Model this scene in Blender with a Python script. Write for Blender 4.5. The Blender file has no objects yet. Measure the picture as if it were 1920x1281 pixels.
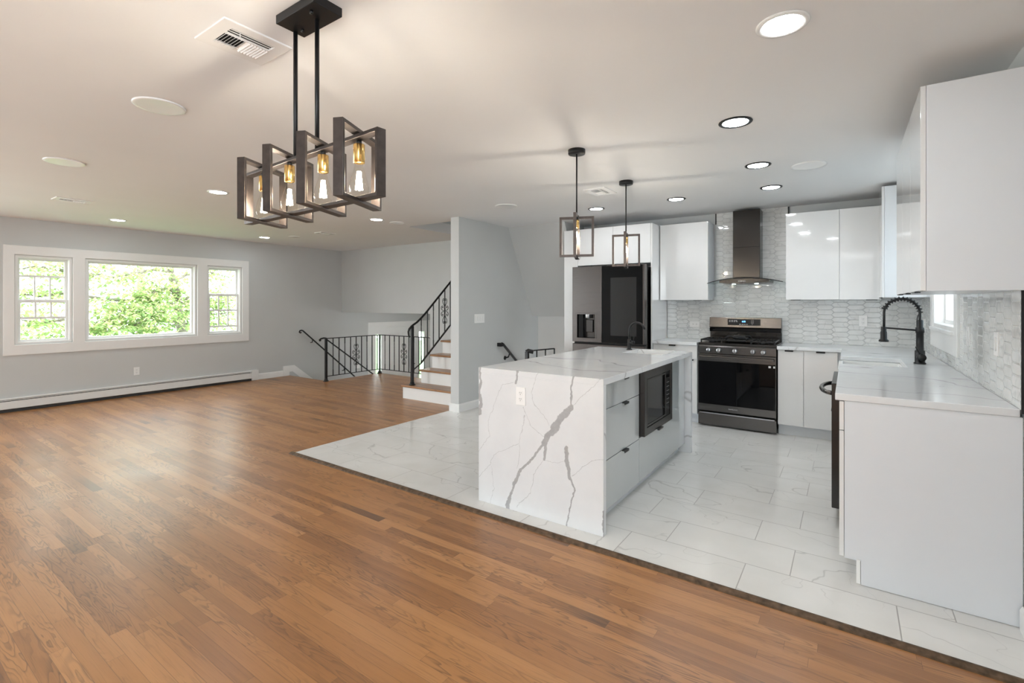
import bpy, bmesh, math, random
from mathutils import Vector, Matrix
C = bpy.context.scene.collection
SC = bpy.context.scene
PI = math.pi

# ------------------------------------------------------------------ camera
YAW = math.radians(34.78)
cam_d = bpy.data.cameras.new('camera')
cam_d.sensor_width = 36.0
cam_d.lens = 907.0 / 1920.0 * 36.0
cam_d.shift_y = -(640.5 - 568.0) / 1920.0
cam_d.clip_start = 0.02
cam = bpy.data.objects.new('camera', cam_d)
cam.location = (0, 0, 1.36)
cam.rotation_euler = (PI / 2, 0, YAW)
C.objects.link(cam)
SC.camera = cam

# ------------------------------------------------------------------ world, lights, exposure
SC.view_settings.view_transform = 'Standard'
SC.view_settings.look = 'None'
SC.view_settings.gamma = 1.0
SC.view_settings.exposure = 0.83
SKY = 4.6
wd = bpy.data.worlds.new('sky')
SC.world = wd
wd.use_nodes = True
bg = wd.node_tree.nodes['Background']
bg.inputs[0].default_value = (0.90, 0.96, 1.0, 1)
bg.inputs[1].default_value = SKY
DISC = 50.0        # recessed lamp lens
BULB = 3.9         # filament bulbs
def area_light(name, loc, rot, sx, sy, power, col=(1, 1, 1), portal=False):
    l = bpy.data.lights.new(name, 'AREA')
    l.shape = 'RECTANGLE'; l.size = sx; l.size_y = sy; l.energy = power; l.color = col
    if portal: l.cycles.is_portal = True
    o = bpy.data.objects.new(name, l); o.location = loc; o.rotation_euler = rot
    C.objects.link(o); return o
# daylight-coloured fill lights added at unseen wall openings behind the camera
area_light('daylight_fill_side', (0.57, -1.95, 1.25), (0, PI / 2, 0), 2.0, 2.0, 38, (0.88, 0.95, 1.0))
area_light('daylight_fill_dining', (-8.57, -1.75, 1.25), (0, -PI / 2, 0), 2.0, 2.0, 95, (0.88, 0.95, 1.0))
area_light('portal_front', (-8.72, 2.81, 1.4), (0, -PI / 2, 0), 1.2, 2.8, 1, portal=True)
area_light('portal_side', (0.72, 4.79, 1.6), (0, PI / 2, 0), 0.9, 1.0, 1, portal=True)

def point_light(name, loc, power, col, r=.06):
    l = bpy.data.lights.new(name, 'POINT'); l.energy = power; l.color = col; l.shadow_soft_size = r
    o = bpy.data.objects.new(name, l); o.location = loc; C.objects.link(o)
point_light('upstairs_fill', (-4.6, 7.2, 3.2), 4, (1, .97, .93))  # unseen fill light added to brighten the stair shaft
point_light('basement_stair_fill', (-3.5, 5.8, -.5), 32, (1, .98, .95), .15)  # added fill below the sight line, lifts the bulkhead and white wall
point_light('entry_fill', (-7.2, 7.4, .95), 5, (1, .97, .92))  # added fill for the entry, no fitting hangs at this spot

# ------------------------------------------------------------------ mesh helpers
class MB:
    def __init__(s): s.v = []; s.f = []; s.sm = []
    def add(s, vs, fs, smooth=False):
        o = len(s.v); s.v += [tuple(p) for p in vs]
        for f in fs: s.f.append([i + o for i in f]); s.sm.append(smooth)
        return s
    def box(s, x0, x1, y0, y1, z0, z1):
        x0, x1 = min(x0, x1), max(x0, x1); y0, y1 = min(y0, y1), max(y0, y1); z0, z1 = min(z0, z1), max(z0, z1)
        return s.add([(x0,y0,z0),(x1,y0,z0),(x1,y1,z0),(x0,y1,z0),(x0,y0,z1),(x1,y0,z1),(x1,y1,z1),(x0,y1,z1)],
                     [(0,3,2,1),(4,5,6,7),(0,1,5,4),(1,2,6,5),(2,3,7,6),(3,0,4,7)])
    def tube(s, pts, r, n=8, cap=True, smooth=True, rr=None, square=False):
        pts = [Vector(p) for p in pts]; rings = []
        up = None
        if square: n = 4
        for i, p in enumerate(pts):
            a = pts[max(0, i-1)]; b = pts[min(len(pts)-1, i+1)]
            t = (b - a)
            if t.length < 1e-9: t = Vector((0,0,1))
            t.normalize()
            if up is None:
                ref = Vector((0,0,1)) if abs(t.z) < 0.95 else Vector((1,0,0))
                u = t.cross(ref).normalized()
            else:
                u = (up - t * up.dot(t))
                u = u.normalized() if u.length > 1e-6 else t.orthogonal().normalized()
            up = u; w = t.cross(u)
            rad = rr[i] if rr else r
            off = PI/4 if square else 0
            k = math.sqrt(2) if square else 1
            rings.append([p + (u*math.cos(2*PI*j/n+off) + w*math.sin(2*PI*j/n+off))*rad*k for j in range(n)])
        vs = [q for R in rings for q in R]; fs = []
        for i in range(len(rings)-1):
            for j in range(n):
                fs.append((i*n+j, i*n+(j+1)%n, (i+1)*n+(j+1)%n, (i+1)*n+j))
        if cap:
            fs.append(tuple(range(n-1,-1,-1))); fs.append(tuple((len(rings)-1)*n+j for j in range(n)))
        return s.add(vs, fs, smooth and not square)
    def bar(s, a, b, w, h, side=None):
        """rectangular bar from a to b, w across (along side), h the other way"""
        a = Vector(a); b = Vector(b); t = (b-a).normalized()
        sd = Vector(side) if side else (t.cross(Vector((0,0,1))) if abs(t.z) < .99 else Vector((1,0,0)))
        sd = (sd - t*sd.dot(t)).normalized(); u = t.cross(sd)
        vs = [p + sd*(i*w/2) + u*(j*h/2) for p in (a,b) for i,j in ((-1,-1),(1,-1),(1,1),(-1,1))]
        return s.add(vs, [(3,2,1,0),(4,5,6,7),(0,1,5,4),(1,2,6,5),(2,3,7,6),(3,0,4,7)])
    def lathe(s, prof, c=(0,0,0), n=24, axis='z', smooth=True):
        """prof: list of (radius, height)"""
        vs = []; fs = []
        for r, h in prof:
            for j in range(n):
                a = 2*PI*j/n; x, y = r*math.cos(a), r*math.sin(a)
                p = (x,y,h) if axis=='z' else ((x,h,y) if axis=='y' else (h,x,y))
                vs.append((p[0]+c[0], p[1]+c[1], p[2]+c[2]))
        for i in range(len(prof)-1):
            for j in range(n):
                fs.append((i*n+j, i*n+(j+1)%n, (i+1)*n+(j+1)%n, (i+1)*n+j))
        if prof[0][0] > 1e-6: fs.append(tuple(range(n-1,-1,-1)))
        if prof[-1][0] > 1e-6: fs.append(tuple((len(prof)-1)*n+j for j in range(n)))
        return s.add(vs, fs, smooth)
    def cyl(s, c, r, h, n=24, axis='z'):
        return s.lathe([(r,0),(r,h)], c, n, axis)
    def prism(s, poly, axis, w0, w1):
        """poly in the plane normal to axis: (u,v) = x:(y,z) y:(x,z) z:(x,y)"""
        P = {'x': lambda u,v,w:(w,u,v), 'y': lambda u,v,w:(u,w,v), 'z': lambda u,v,w:(u,v,w)}[axis]
        n = len(poly)
        vs = [P(u,v,w0) for u,v in poly] + [P(u,v,w1) for u,v in poly]
        fs = [tuple(range(n-1,-1,-1)), tuple(range(n,2*n))] + [(i,(i+1)%n,n+(i+1)%n,n+i) for i in range(n)]
        return s.add(vs, fs)
    def slab(s, axis, us, vs_, solid, w0, w1):
        """one connected slab with holes on a grid"""
        P = {'x': lambda u,v,w:(w,u,v), 'y': lambda u,v,w:(u,w,v), 'z': lambda u,v,w:(u,v,w)}[axis]
        us = sorted(set(us)); vs_ = sorted(set(vs_)); nu, nv = len(us)-1, len(vs_)-1
        S = [[solid((us[i]+us[i+1])/2, (vs_[j]+vs_[j+1])/2) for j in range(nv)] for i in range(nu)]
        g = lambda i,j: 0<=i<nu and 0<=j<nv and S[i][j]
        ix = {}; V = []
        def vid(i,j,k):
            if (i,j,k) not in ix: ix[(i,j,k)] = len(V); V.append(P(us[i],vs_[j],(w0,w1)[k]))
            return ix[(i,j,k)]
        F = []
        for i in range(nu):
            for j in range(nv):
                if not S[i][j]: continue
                F.append([vid(i,j,0),vid(i,j+1,0),vid(i+1,j+1,0),vid(i+1,j,0)])
                F.append([vid(i,j,1),vid(i+1,j,1),vid(i+1,j+1,1),vid(i,j+1,1)])
                if not g(i-1,j): F.append([vid(i,j,0),vid(i,j,1),vid(i,j+1,1),vid(i,j+1,0)])
                if not g(i+1,j): F.append([vid(i+1,j,0),vid(i+1,j+1,0),vid(i+1,j+1,1),vid(i+1,j,1)])
                if not g(i,j-1): F.append([vid(i,j,0),vid(i+1,j,0),vid(i+1,j,1),vid(i,j,1)])
                if not g(i,j+1): F.append([vid(i,j+1,0),vid(i,j+1,1),vid(i+1,j+1,1),vid(i+1,j+1,0)])
        return s.add(V, F)
    def build(s, name, m, parent=None, bevel=0, local=False, seg=2):
        me = bpy.data.meshes.new(name)
        off = Vector((0,0,0))
        if parent and not local:
            p = parent
            while p: off += p.location; p = p.parent
        me.from_pydata([tuple(Vector(q)-off) for q in s.v], [], s.f)
        for i, p in enumerate(me.polygons): p.use_smooth = s.sm[i]
        bm = bmesh.new(); bm.from_mesh(me); bmesh.ops.recalc_face_normals(bm, faces=bm.faces); bm.to_mesh(me); bm.free()
        me.materials.append(m)
        o = bpy.data.objects.new(name, me); C.objects.link(o)
        if parent: o.parent = parent
        if bevel:
            b = o.modifiers.new('bevel','BEVEL'); b.width = bevel; b.segments = seg; b.limit_method = 'ANGLE'; b.angle_limit = 0.6
        return o
def bx(*a): return MB().box(*a)
def tag(o, label, cat, group=None, kind=None):
    if label: o['label'] = label
    if cat: o['category'] = cat
    if group: o['group'] = group
    if kind: o['kind'] = kind
    return o
def thing(name, label, cat, loc=(0,0,0), rz=0, group=None):
    o = bpy.data.objects.new(name, None); C.objects.link(o); o.location = loc; o.rotation_euler = (0,0,rz)
    o.empty_display_size = .05
    return tag(o, label, cat, group)
def struct(o): o['kind'] = 'structure'; return o
def lab(o, s): o['label'] = s; return o
def children(o): return [c for c in bpy.data.objects if c.parent == o]
def dup(root, loc, label=None, group=None, rz=None):
    def rec(o, par):
        c = o.copy(); C.objects.link(c)
        if par: c.parent = par
        for ch in children(o): rec(ch, c)
        return c
    r = rec(root, None); r.location = loc
    if rz is not None: r.rotation_euler = (0,0,rz)
    if label: r['label'] = label
    if group: r['group'] = group
    return r

# ------------------------------------------------------------------ materials
def newmat(name):
    m = bpy.data.materials.new(name); m.use_nodes = True
    nt = m.node_tree; nt.nodes.clear()
    out = nt.nodes.new('ShaderNodeOutputMaterial')
    b = nt.nodes.new('ShaderNodeBsdfPrincipled'); nt.links.new(b.outputs[0], out.inputs[0])
    return m, nt, b, out
class G:
    """tiny expression builder"""
    def __init__(s, nt): s.nt = nt
    def put(s, sock, v):
        if v is None: return
        if hasattr(v, 'is_output'): s.nt.links.new(v, sock)
        elif isinstance(v, (tuple, list, Vector)): sock.default_value = tuple(v) if len(v) == len(sock.default_value) else tuple(v)+(1,)
        else: sock.default_value = v
    def m(s, op, a, b=None, c=None, clamp=False):
        n = s.nt.nodes.new('ShaderNodeMath'); n.operation = op; n.use_clamp = clamp
        for i, v in enumerate((a,b,c)): s.put(n.inputs[i], v)
        return n.outputs[0]
    def v(s, op, a, b=None, sc=None):
        n = s.nt.nodes.new('ShaderNodeVectorMath'); n.operation = op
        s.put(n.inputs[0], a); s.put(n.inputs[1], b)
        if sc is not None: s.put(n.inputs['Scale'], sc)
        return n.outputs['Value'] if op in ('DOT_PRODUCT','LENGTH','DISTANCE') else n.outputs[0]
    def pos(s):
        n = s.nt.nodes.new('ShaderNodeNewGeometry'); return n.outputs['Position']
    def island(s):
        n = s.nt.nodes.new('ShaderNodeNewGeometry'); return n.outputs['Random Per Island']
    def xyz(s, v):
        n = s.nt.nodes.new('ShaderNodeSeparateXYZ'); s.put(n.inputs[0], v); return n.outputs
    def comb(s, x, y, z):
        n = s.nt.nodes.new('ShaderNodeCombineXYZ')
        for i, q in enumerate((x,y,z)): s.put(n.inputs[i], q)
        return n.outputs[0]
    def noise(s, vec, scale, detail=2, rough=.5, dist=0, out=0):
        n = s.nt.nodes.new('ShaderNodeTexNoise'); s.put(n.inputs['Vector'], vec)
        n.inputs['Scale'].default_value = scale; n.inputs['Detail'].default_value = detail
        n.inputs['Roughness'].default_value = rough; n.inputs['Distortion'].default_value = dist
        return n.outputs[out]
    def white(s, vec, out=0):
        n = s.nt.nodes.new('ShaderNodeTexWhiteNoise'); n.noise_dimensions = '3D'; s.put(n.inputs['Vector'], vec); return n.outputs[out]
    def ramp(s, f, stops, mode='LINEAR'):
        n = s.nt.nodes.new('ShaderNodeValToRGB'); s.put(n.inputs[0], f); r = n.color_ramp; r.interpolation = mode
        while len(r.elements) < len(stops): r.elements.new(.5)
        for e, (p, c) in zip(r.elements, stops):
            e.position = p; e.color = (c if len(c) == 4 else tuple(c)+(1,))
        return n.outputs[0]
    def mix(s, f, a, b, mode='MIX'):
        n = s.nt.nodes.new('ShaderNodeMix'); n.data_type = 'RGBA'; n.blend_type = mode
        s.put(n.inputs[0], f); s.put(n.inputs[6], a); s.put(n.inputs[7], b); return n.outputs[2]
    def sstep(s, x, e0, e1):
        n = s.nt.nodes.new('ShaderNodeMapRange'); n.interpolation_type = 'SMOOTHSTEP'
        s.put(n.inputs[0], x); n.inputs[1].default_value = e0; n.inputs[2].default_value = e1
        n.inputs[3].default_value = 0; n.inputs[4].default_value = 1
        return n.outputs[0]
    def bump(s, h, strength=.2, dist=.01, normal=None):
        n = s.nt.nodes.new('ShaderNodeBump'); s.put(n.inputs['Height'], h)
        n.inputs['Strength'].default_value = strength; n.inputs['Distance'].default_value = dist
        return n.outputs[0]
def plain(name, col, rough=.5, metal=0, coat=0, var=.04, vscale=6, emis=None, estr=0, spec=None):
    """principled with a faint procedural tone variation"""
    m, nt, b, _ = newmat(name); g = G(nt)
    n = g.noise(g.pos(), vscale, 2)
    lo = tuple(c*(1-var) for c in col); hi = tuple(min(1, c*(1+var)) for c in col)
    nt.links.new(g.ramp(n, [(.3, lo), (.7, hi)]), b.inputs['Base Color'])
    b.inputs['Roughness'].default_value = rough; b.inputs['Metallic'].default_value = metal
    if coat: b.inputs['Coat Weight'].default_value = coat; b.inputs['Coat Roughness'].default_value = .03
    if spec is not None: b.inputs['Specular IOR Level'].default_value = spec
    if emis: b.inputs['Emission Color'].default_value = tuple(emis)+(1,); b.inputs['Emission Strength'].default_value = estr
    return m
M = {}
M['wall'] = plain('grey_wall_paint', (.565,.578,.575), .55, var=.015, vscale=2)
M['ceil'] = plain('ceiling_paint', (.80,.80,.80), .7, var=.012, vscale=1.5)
M['whitewall'] = plain('white_wall_paint', (.78,.78,.77), .6, var=.01)
M['trim'] = plain('white_trim_paint', (.82,.82,.81), .3, var=.01)
M['plastic'] = plain('white_plastic', (.86,.86,.85), .25, var=.01)
M['gloss'] = plain('white_gloss_lacquer', (.75,.755,.755), .07, coat=.6, var=.006)
M['carcass'] = plain('white_melamine', (.72,.745,.775), .3, var=.006)
M['grey_gloss'] = plain('grey_gloss_lacquer', (.50,.53,.535), .05, coat=.8, var=.01)
M['black'] = plain('matte_black_metal', (.012,.012,.013), .38, metal=.3, var=.1)
M['iron'] = plain('black_wrought_iron', (.010,.010,.011), .35, metal=.2, var=.1)
M['rubber'] = plain('black_rubber', (.015,.015,.015), .7)
M['bronze'] = plain('dark_bronze_metal', (.075,.062,.056), .38, metal=.75, var=.15, vscale=40)
M['brass'] = plain('brushed_brass', (.72,.47,.17), .25, metal=1, var=.08, vscale=80)
M['steel'] = plain('steel', (.50,.51,.53), .28, metal=1, var=.05)
M['sink'] = plain('white_composite', (.80,.80,.79), .15, var=.01)
M['darkslot'] = plain('dark_void', (.012,.012,.012), .8)
M['blackglass'] = plain('black_glass', (.003,.003,.0035), .03, spec=.16)
M['display'] = plain('display_glass', (.008,.008,.009), .12)
M['grille'] = plain('speaker_grille', (.47,.47,.47), .8, var=.05, vscale=300)
M['heater'] = plain('heater_enamel', (.74,.74,.73), .35, var=.02)
M['print'] = plain('grey_print', (.40,.40,.40), .5)
M['sticker'] = plain('white_sticker', (.8,.8,.8), .4)
M['clock'] = plain('blue_clock_digits', (.1,.2,.6), .4, emis=(.10,.35,1.0), estr=5)
M['lens'] = plain('lamp_lens', (.9,.9,.9), .4, emis=(.92,.97,1), estr=DISC)
M['hoodlens'] = plain('hood_lamp_lens', (.9,.9,.9), .4, emis=(.8,1,.97), estr=5)
M['filament'] = plain('glowing_filament', (1,.8,.5), .4, emis=(1,.80,.52), estr=90)
M['lawn'] = plain('lawn_grass', (.12,.25,.08), .9, var=.35, vscale=3)
M['bark'] = plain('tree_bark', (.23,.20,.17), .9, var=.4, vscale=18)
M['darkfin'] = plain('dark_fins', (.03,.03,.03), .6)
M['siding'] = plain('pale_blue_siding', (.33,.39,.43), .6)
M['darkpane'] = plain('dark_window', (.10,.13,.16), .1)
M['tan'] = plain('tan_caulk', (.45,.40,.33), .6)

# brushed black stainless: streaks across
def brushed(name, col, rough=.3, axis=2):
    m, nt, b, _ = newmat(name); g = G(nt)
    x, y, z = g.xyz(g.pos())
    v = g.comb(g.m('MULTIPLY',x,4), g.m('MULTIPLY',y,4), g.m('MULTIPLY',z,1400))
    n = g.noise(v, 1, 2)
    nt.links.new(g.ramp(n, [(.3, tuple(c*.97 for c in col)), (.7, tuple(c*1.03 for c in col))]), b.inputs['Base Color'])
    nt.links.new(g.m('ADD', rough-.02, g.m('MULTIPLY', n, .04)), b.inputs['Roughness'])
    b.inputs['Metallic'].default_value = .9; b.inputs['Anisotropic'].default_value = .35
    return m
M['bss'] = brushed('black_stainless', (.135,.127,.122), .2)
M['bss_fridge'] = brushed('black_stainless_door', (.092,.083,.079), .28)
M['bss_dark'] = brushed('dark_black_stainless', (.05,.047,.045), .24)

def pane(name, tint, rough=0.0, edge=1.0):
    """thin clear pane: passes light, reflects at glancing angles"""
    m, nt, b, out = newmat(name); nt.nodes.remove(b); g = G(nt)
    tr = nt.nodes.new('ShaderNodeBsdfTransparent'); tr.inputs[0].default_value = tuple(tint)+(1,)
    gl = nt.nodes.new('ShaderNodeBsdfGlossy'); gl.inputs['Roughness'].default_value = rough
    fr = nt.nodes.new('ShaderNodeFresnel'); fr.inputs[0].default_value = 1.45
    mx = nt.nodes.new('ShaderNodeMixShader')
    ge = nt.nodes.new('ShaderNodeNewGeometry')
    nt.links.new(g.m('MULTIPLY', g.m('MULTIPLY', fr.outputs[0], edge), g.m('SUBTRACT', 1, ge.outputs['Backfacing'])), mx.inputs[0]); nt.links.new(tr.outputs[0], mx.inputs[1]); nt.links.new(gl.outputs[0], mx.inputs[2])
    nt.links.new(mx.outputs[0], out.inputs[0]); return m
M['glass'] = pane('window_glass', (.97,.98,.97))
M['bulbglass'] = pane('bulb_glass', (.985,.975,.95), edge=.8)
M['hoodglass'] = pane('smoked_hood_glass', (.80,.86,.86))

# veined white quartz
QV = [([(-1.352,.92),(-1.369,.845),(-1.375,.728)],.006),([(-1.375,.728),(-1.423,.669),(-1.497,.589)],.019),([(-1.472,.603),(-1.553,.521),(-1.572,.479)],.022),
([(-1.572,.479),(-1.637,.385),(-1.73,.278)],.0084),([(-1.73,.278),(-1.799,.162),(-1.827,.075)],.0096),([(-1.827,.075),(-1.841,-.009)],.0165),
([(-1.547,.532),(-1.566,.382)],.011),([(-1.405,.48),(-1.399,.365),(-1.381,.294)],.0135),([(-1.381,.294),(-1.357,.231),(-1.375,.137),(-1.399,-.001)],.006),
([(-2.076,.912),(-2.068,.822),(-2.076,.726)],.0072),([(-2.076,.726),(-2.061,.679),(-2.084,.605)],.0144),([(-1.764,.919),(-1.778,.838)],.0096),([(-1.154,.139),(-1.154,.003)],.0144),
([(-1.799,.847),(-1.898,.815),(-2.008,.567),(-1.993,.463),(-2.088,.327)],.0015),([(-1.604,.92),(-1.657,.794),(-1.637,.707),(-1.572,.66),(-1.522,.602)],.0015),
([(-1.717,.686),(-1.663,.57),(-1.572,.518)],.0015),([(-1.71,.642),(-1.744,.502),(-1.751,.365),(-1.764,.283)],.0018),([(-1.757,.454),(-1.956,.339),(-1.978,.264),(-2.088,.171)],.0015),
([(-1.971,.254),(-1.949,.117),(-1.985,.003)],.0012),([(-1.572,.375),(-1.637,.263),(-1.663,.146),(-1.771,.031)],.0018),([(-1.149,.453),(-1.237,.427),(-1.363,.314)],.0018),
([(-1.17,.921),(-1.317,.788),(-1.375,.718)],.0018),([(-1.559,.377),(-1.472,.377),(-1.411,.405)],.0012)]
def quartz(name, segs=None, cut=None):
    m, nt, b, _ = newmat(name); g = G(nt)
    p = g.pos()
    w = g.v('SCALE', g.v('SUBTRACT', g.noise(p, 2.2, 3, out=1), (.5,.5,.5)), sc=.35)
    q = g.v('ADD', p, w)
    # long soft veins: rotated, stretched noise contour
    r = nt.nodes.new('ShaderNodeMapping'); nt.links.new(q, r.inputs[0]); r.inputs['Rotation'].default_value = (.4,.3,.62); r.inputs['Scale'].default_value = (.55,1.5,1.0)
    n1 = g.noise(r.outputs[0], 1.15, 2, .5)
    d1 = g.m('ABSOLUTE', g.m('SUBTRACT', n1, .5))
    wid = g.m('MULTIPLY', g.m('POWER', g.noise(p, 3.1, 2), 3), .065)
    v1 = g.m('SUBTRACT', 1, g.m('DIVIDE', d1, g.m('ADD', wid, .0025)), clamp=True)
    n2 = g.noise(q, 2.6, 2, .5); d2 = g.m('ABSOLUTE', g.m('SUBTRACT', n2, .47))
    msk = g.sstep(g.noise(p, 1.7, 1), .45, .62)
    v2 = g.m('MULTIPLY', g.m('SUBTRACT', 1, g.m('DIVIDE', d2, .0035), clamp=True), msk)
    gen = g.m('MAXIMUM', g.m('MULTIPLY', v1, .62), g.m('MULTIPLY', v2, .45))
    vein = gen
    if segs:
        jit = g.v('SCALE', g.v('SUBTRACT', g.noise(p, 9, 4, .65, out=1), (.5,.5,.5)), sc=.062)
        pp = g.v('MULTIPLY', g.v('ADD', p, jit), (1,0,1))
        wn = g.m('ADD', .45, g.m('MULTIPLY', g.noise(p, 16, 3), 1.1))
        acc = None
        for pts, wd_ in segs:
            for a, bb in zip(pts[:-1], pts[1:]):
                A = Vector((a[0]+.002,0,a[1])); B = Vector((bb[0]+.002,0,bb[1])); ba = B-A
                pa = g.v('SUBTRACT', pp, A)
                h = g.m('DIVIDE', g.v('DOT_PRODUCT', pa, ba), ba.length_squared, clamp=True)
                d = g.v('DISTANCE', pa, g.v('SCALE', ba, sc=h))
                if wd_ > .004: e = g.m('MULTIPLY', g.sstep(g.m('DIVIDE', d, g.m('MULTIPLY', wn, wd_)), 1.12, .8), .74)
                else: e = g.m('MULTIPLY', g.sstep(g.m('DIVIDE', d, wd_), 1.5, .4), .42)
                acc = e if acc is None else g.m('MAXIMUM', acc, e)
        tone = g.m('ADD', .72, g.m('MULTIPLY', g.noise(p, 26, 4, .7), .5))
        acc = g.m('MULTIPLY', acc, tone, clamp=True)
        x, y, z = g.xyz(p)
        front = g.m('LESS_THAN', y, cut)          # the end panel is cut from its own part of the slab
        vein = g.m('ADD', g.m('MULTIPLY', front, acc), g.m('MULTIPLY', g.m('SUBTRACT', 1, front), gen))
    cloud = g.ramp(g.noise(p, 5, 5, .6), [(.3,(.70,.715,.73)),(.7,(.75,.765,.775))])
    col = g.mix(vein, cloud, (.275,.27,.275))
    nt.links.new(col, b.inputs['Base Color']); b.inputs['Roughness'].default_value = .13
    return m
M['quartz'] = quartz('white_quartz')
M['quartz_island'] = quartz('white_quartz_bold_veins', QV, 2.61)

# marble floor tile, 615 x 303 mm, joints measured
def floor_tile():
    m, nt, b, _ = newmat('marble_floor_tile'); g = G(nt); p = g.pos(); x, y, z = g.xyz(p)
    v = g.m('DIVIDE', g.m('SUBTRACT', y, 2.457), .303); row = g.m('FLOOR', v); fv = g.m('SUBTRACT', v, row)
    odd = g.m('MODULO', g.m('ADD', row, 100), 2)
    u = g.m('DIVIDE', g.m('SUBTRACT', g.m('SUBTRACT', x, -1.052), g.m('MULTIPLY', odd, .2)), .615)
    col_ = g.m('FLOOR', u); fu = g.m('SUBTRACT', u, col_)
    du = g.m('MULTIPLY', g.m('MINIMUM', fu, g.m('SUBTRACT', 1, fu)), .615); dv = g.m('MULTIPLY', g.m('MINIMUM', fv, g.m('SUBTRACT', 1, fv)), .303)
    gro = g.sstep(g.m('MINIMUM', du, dv), .0030, .0018)
    rid = g.v('SCALE', g.white(g.comb(row, col_, 3), 1), sc=30)
    q0 = g.v('ADD', p, rid)
    w = g.v('SCALE', g.v('SUBTRACT', g.noise(q0, 3, 3, .6, out=1), (.5,.5,.5)), sc=.28); q = g.v('ADD', q0, w)
    r = nt.nodes.new('ShaderNodeMapping'); nt.links.new(q, r.inputs[0]); r.inputs['Rotation'].default_value = (0,0,.9); r.inputs['Scale'].default_value = (.8,1.5,1)
    d1 = g.m('ABSOLUTE', g.m('SUBTRACT', g.noise(r.outputs[0], 1.15, 1), .5))
    v1 = g.m('SUBTRACT', 1, g.m('DIVIDE', d1, g.m('ADD', .0028, g.m('MULTIPLY', g.m('POWER', g.noise(q0, 5, 2), 3), .010))), clamp=True)
    d2 = g.m('ABSOLUTE', g.m('SUBTRACT', g.noise(q, 2.4, 2), .52))
    v2 = g.m('MULTIPLY', g.m('SUBTRACT', 1, g.m('DIVIDE', d2, .004), clamp=True), g.sstep(g.noise(q0, 2, 1), .45, .6))
    vein = g.m('MULTIPLY', g.m('MAXIMUM', v1, g.m('MULTIPLY', v2, .6)), .40)
    base = g.ramp(g.noise(q0, 4, 4), [(.3,(.73,.725,.70)),(.7,(.79,.785,.765))])
    c = g.mix(vein, base, (.30,.29,.28)); c = g.mix(g.m('MULTIPLY', gro, .9), c, (.36,.35,.34))
    nt.links.new(c, b.inputs['Base Color'])
    nt.links.new(g.m('ADD', .16, g.m('MULTIPLY', gro, .5)), b.inputs['Roughness'])
    nt.links.new(g.bump(gro, .3, -.002), b.inputs['Normal'])
    return m
M['tile'] = floor_tile()

# picket (long hexagon) marble wall tile
def picket(name, ax):
    m, nt, b, _ = newmat(name); g = G(nt); p = g.pos(); X, Y, z = g.xyz(p); x = X if ax == 'x' else Y
    P_, H_, A_ = .136, .0525, .013
    u = g.m('DIVIDE', g.m('ADD', x, 5.03), P_); n0 = g.m('ROUND', u); s_ = g.m('SUBTRACT', 1, g.m('MULTIPLY', g.m('MODULO', n0, 2), 2))
    zz = g.m('DIVIDE', z, H_)
    fr = g.m('FRACT', zz); tri = g.m('SUBTRACT', g.m('MULTIPLY', g.m('ABSOLUTE', g.m('SUBTRACT', fr, .5)), 4), 1)   # +1 at integer, -1 at half
    dx = g.m('SUBTRACT', g.m('MULTIPLY', g.m('SUBTRACT', u, n0), P_), g.m('MULTIPLY', g.m('MULTIPLY', s_, tri), A_))
    d1 = g.m('MULTIPLY', g.m('ABSOLUTE', dx), .72)
    col_ = g.m('SUBTRACT', n0, g.m('LESS_THAN', dx, 0))
    par = g.m('MODULO', g.m('ADD', col_, 200), 2)
    # boundary n even has offset +tri: at integer z it bulges right, so the column on its right (even col) has its seam there
    zr = g.m('ADD', zz, g.m('MULTIPLY', par, .5)); row = g.m('FLOOR', zr); fz = g.m('SUBTRACT', zr, row)
    d2 = g.m('MULTIPLY', g.m('MINIMUM', fz, g.m('SUBTRACT', 1, fz)), H_)
    d = g.m('MINIMUM', d1, d2)
    gro = g.sstep(d, .0022, .0010)
    rid = g.white(g.comb(row, col_, 7), 1); q0 = g.v('ADD', p, g.v('SCALE', rid, sc=20))
    w = g.v('SCALE', g.v('SUBTRACT', g.noise(q0, 8, 3, .6, out=1), (.5,.5,.5)), sc=.09); q = g.v('ADD', q0, w)
    dd = g.m('ABSOLUTE', g.m('SUBTRACT', g.noise(q, 5, 2), .5))
    vein = g.m('MULTIPLY', g.m('SUBTRACT', 1, g.m('DIVIDE', dd, .018), clamp=True), .33)
    base = g.ramp(g.noise(q0, 9, 4), [(.3,(.66,.67,.66)),(.7,(.77,.78,.77))])
    c = g.mix(vein, base, (.35,.36,.37)); c = g.mix(g.m('MULTIPLY', gro, .75 if ax == 'x' else .45), c, (.44,.45,.45))
    nt.links.new(c, b.inputs['Base Color'])
    nt.links.new(g.m('ADD', .06, g.m('MULTIPLY', gro, .4)), b.inputs['Roughness'])
    pil = g.sstep(d, 0, .006)
    rx, ry, rz_ = g.xyz(g.v('SUBTRACT', rid, (.5,.5,.5)))
    tilt = g.m('ADD', g.m('MULTIPLY', g.m('SUBTRACT', fz, .5), g.m('MULTIPLY', rx, .35)), g.m('MULTIPLY', g.m('SUBTRACT', u, n0), g.m('MULTIPLY', ry, .35)))
    h = g.m('ADD', g.m('MULTIPLY', pil, 1), g.m('ADD', g.m('MULTIPLY', tilt, .8), g.m('MULTIPLY', g.noise(p, 22, 1), .25)))
    nt.links.new(g.bump(h, .6, .003), b.inputs['Normal'])
    return m
M['picket_x'] = picket('marble_picket_tile_back', 'x')
M['picket_y'] = picket('marble_picket_tile_side', 'y')

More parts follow.
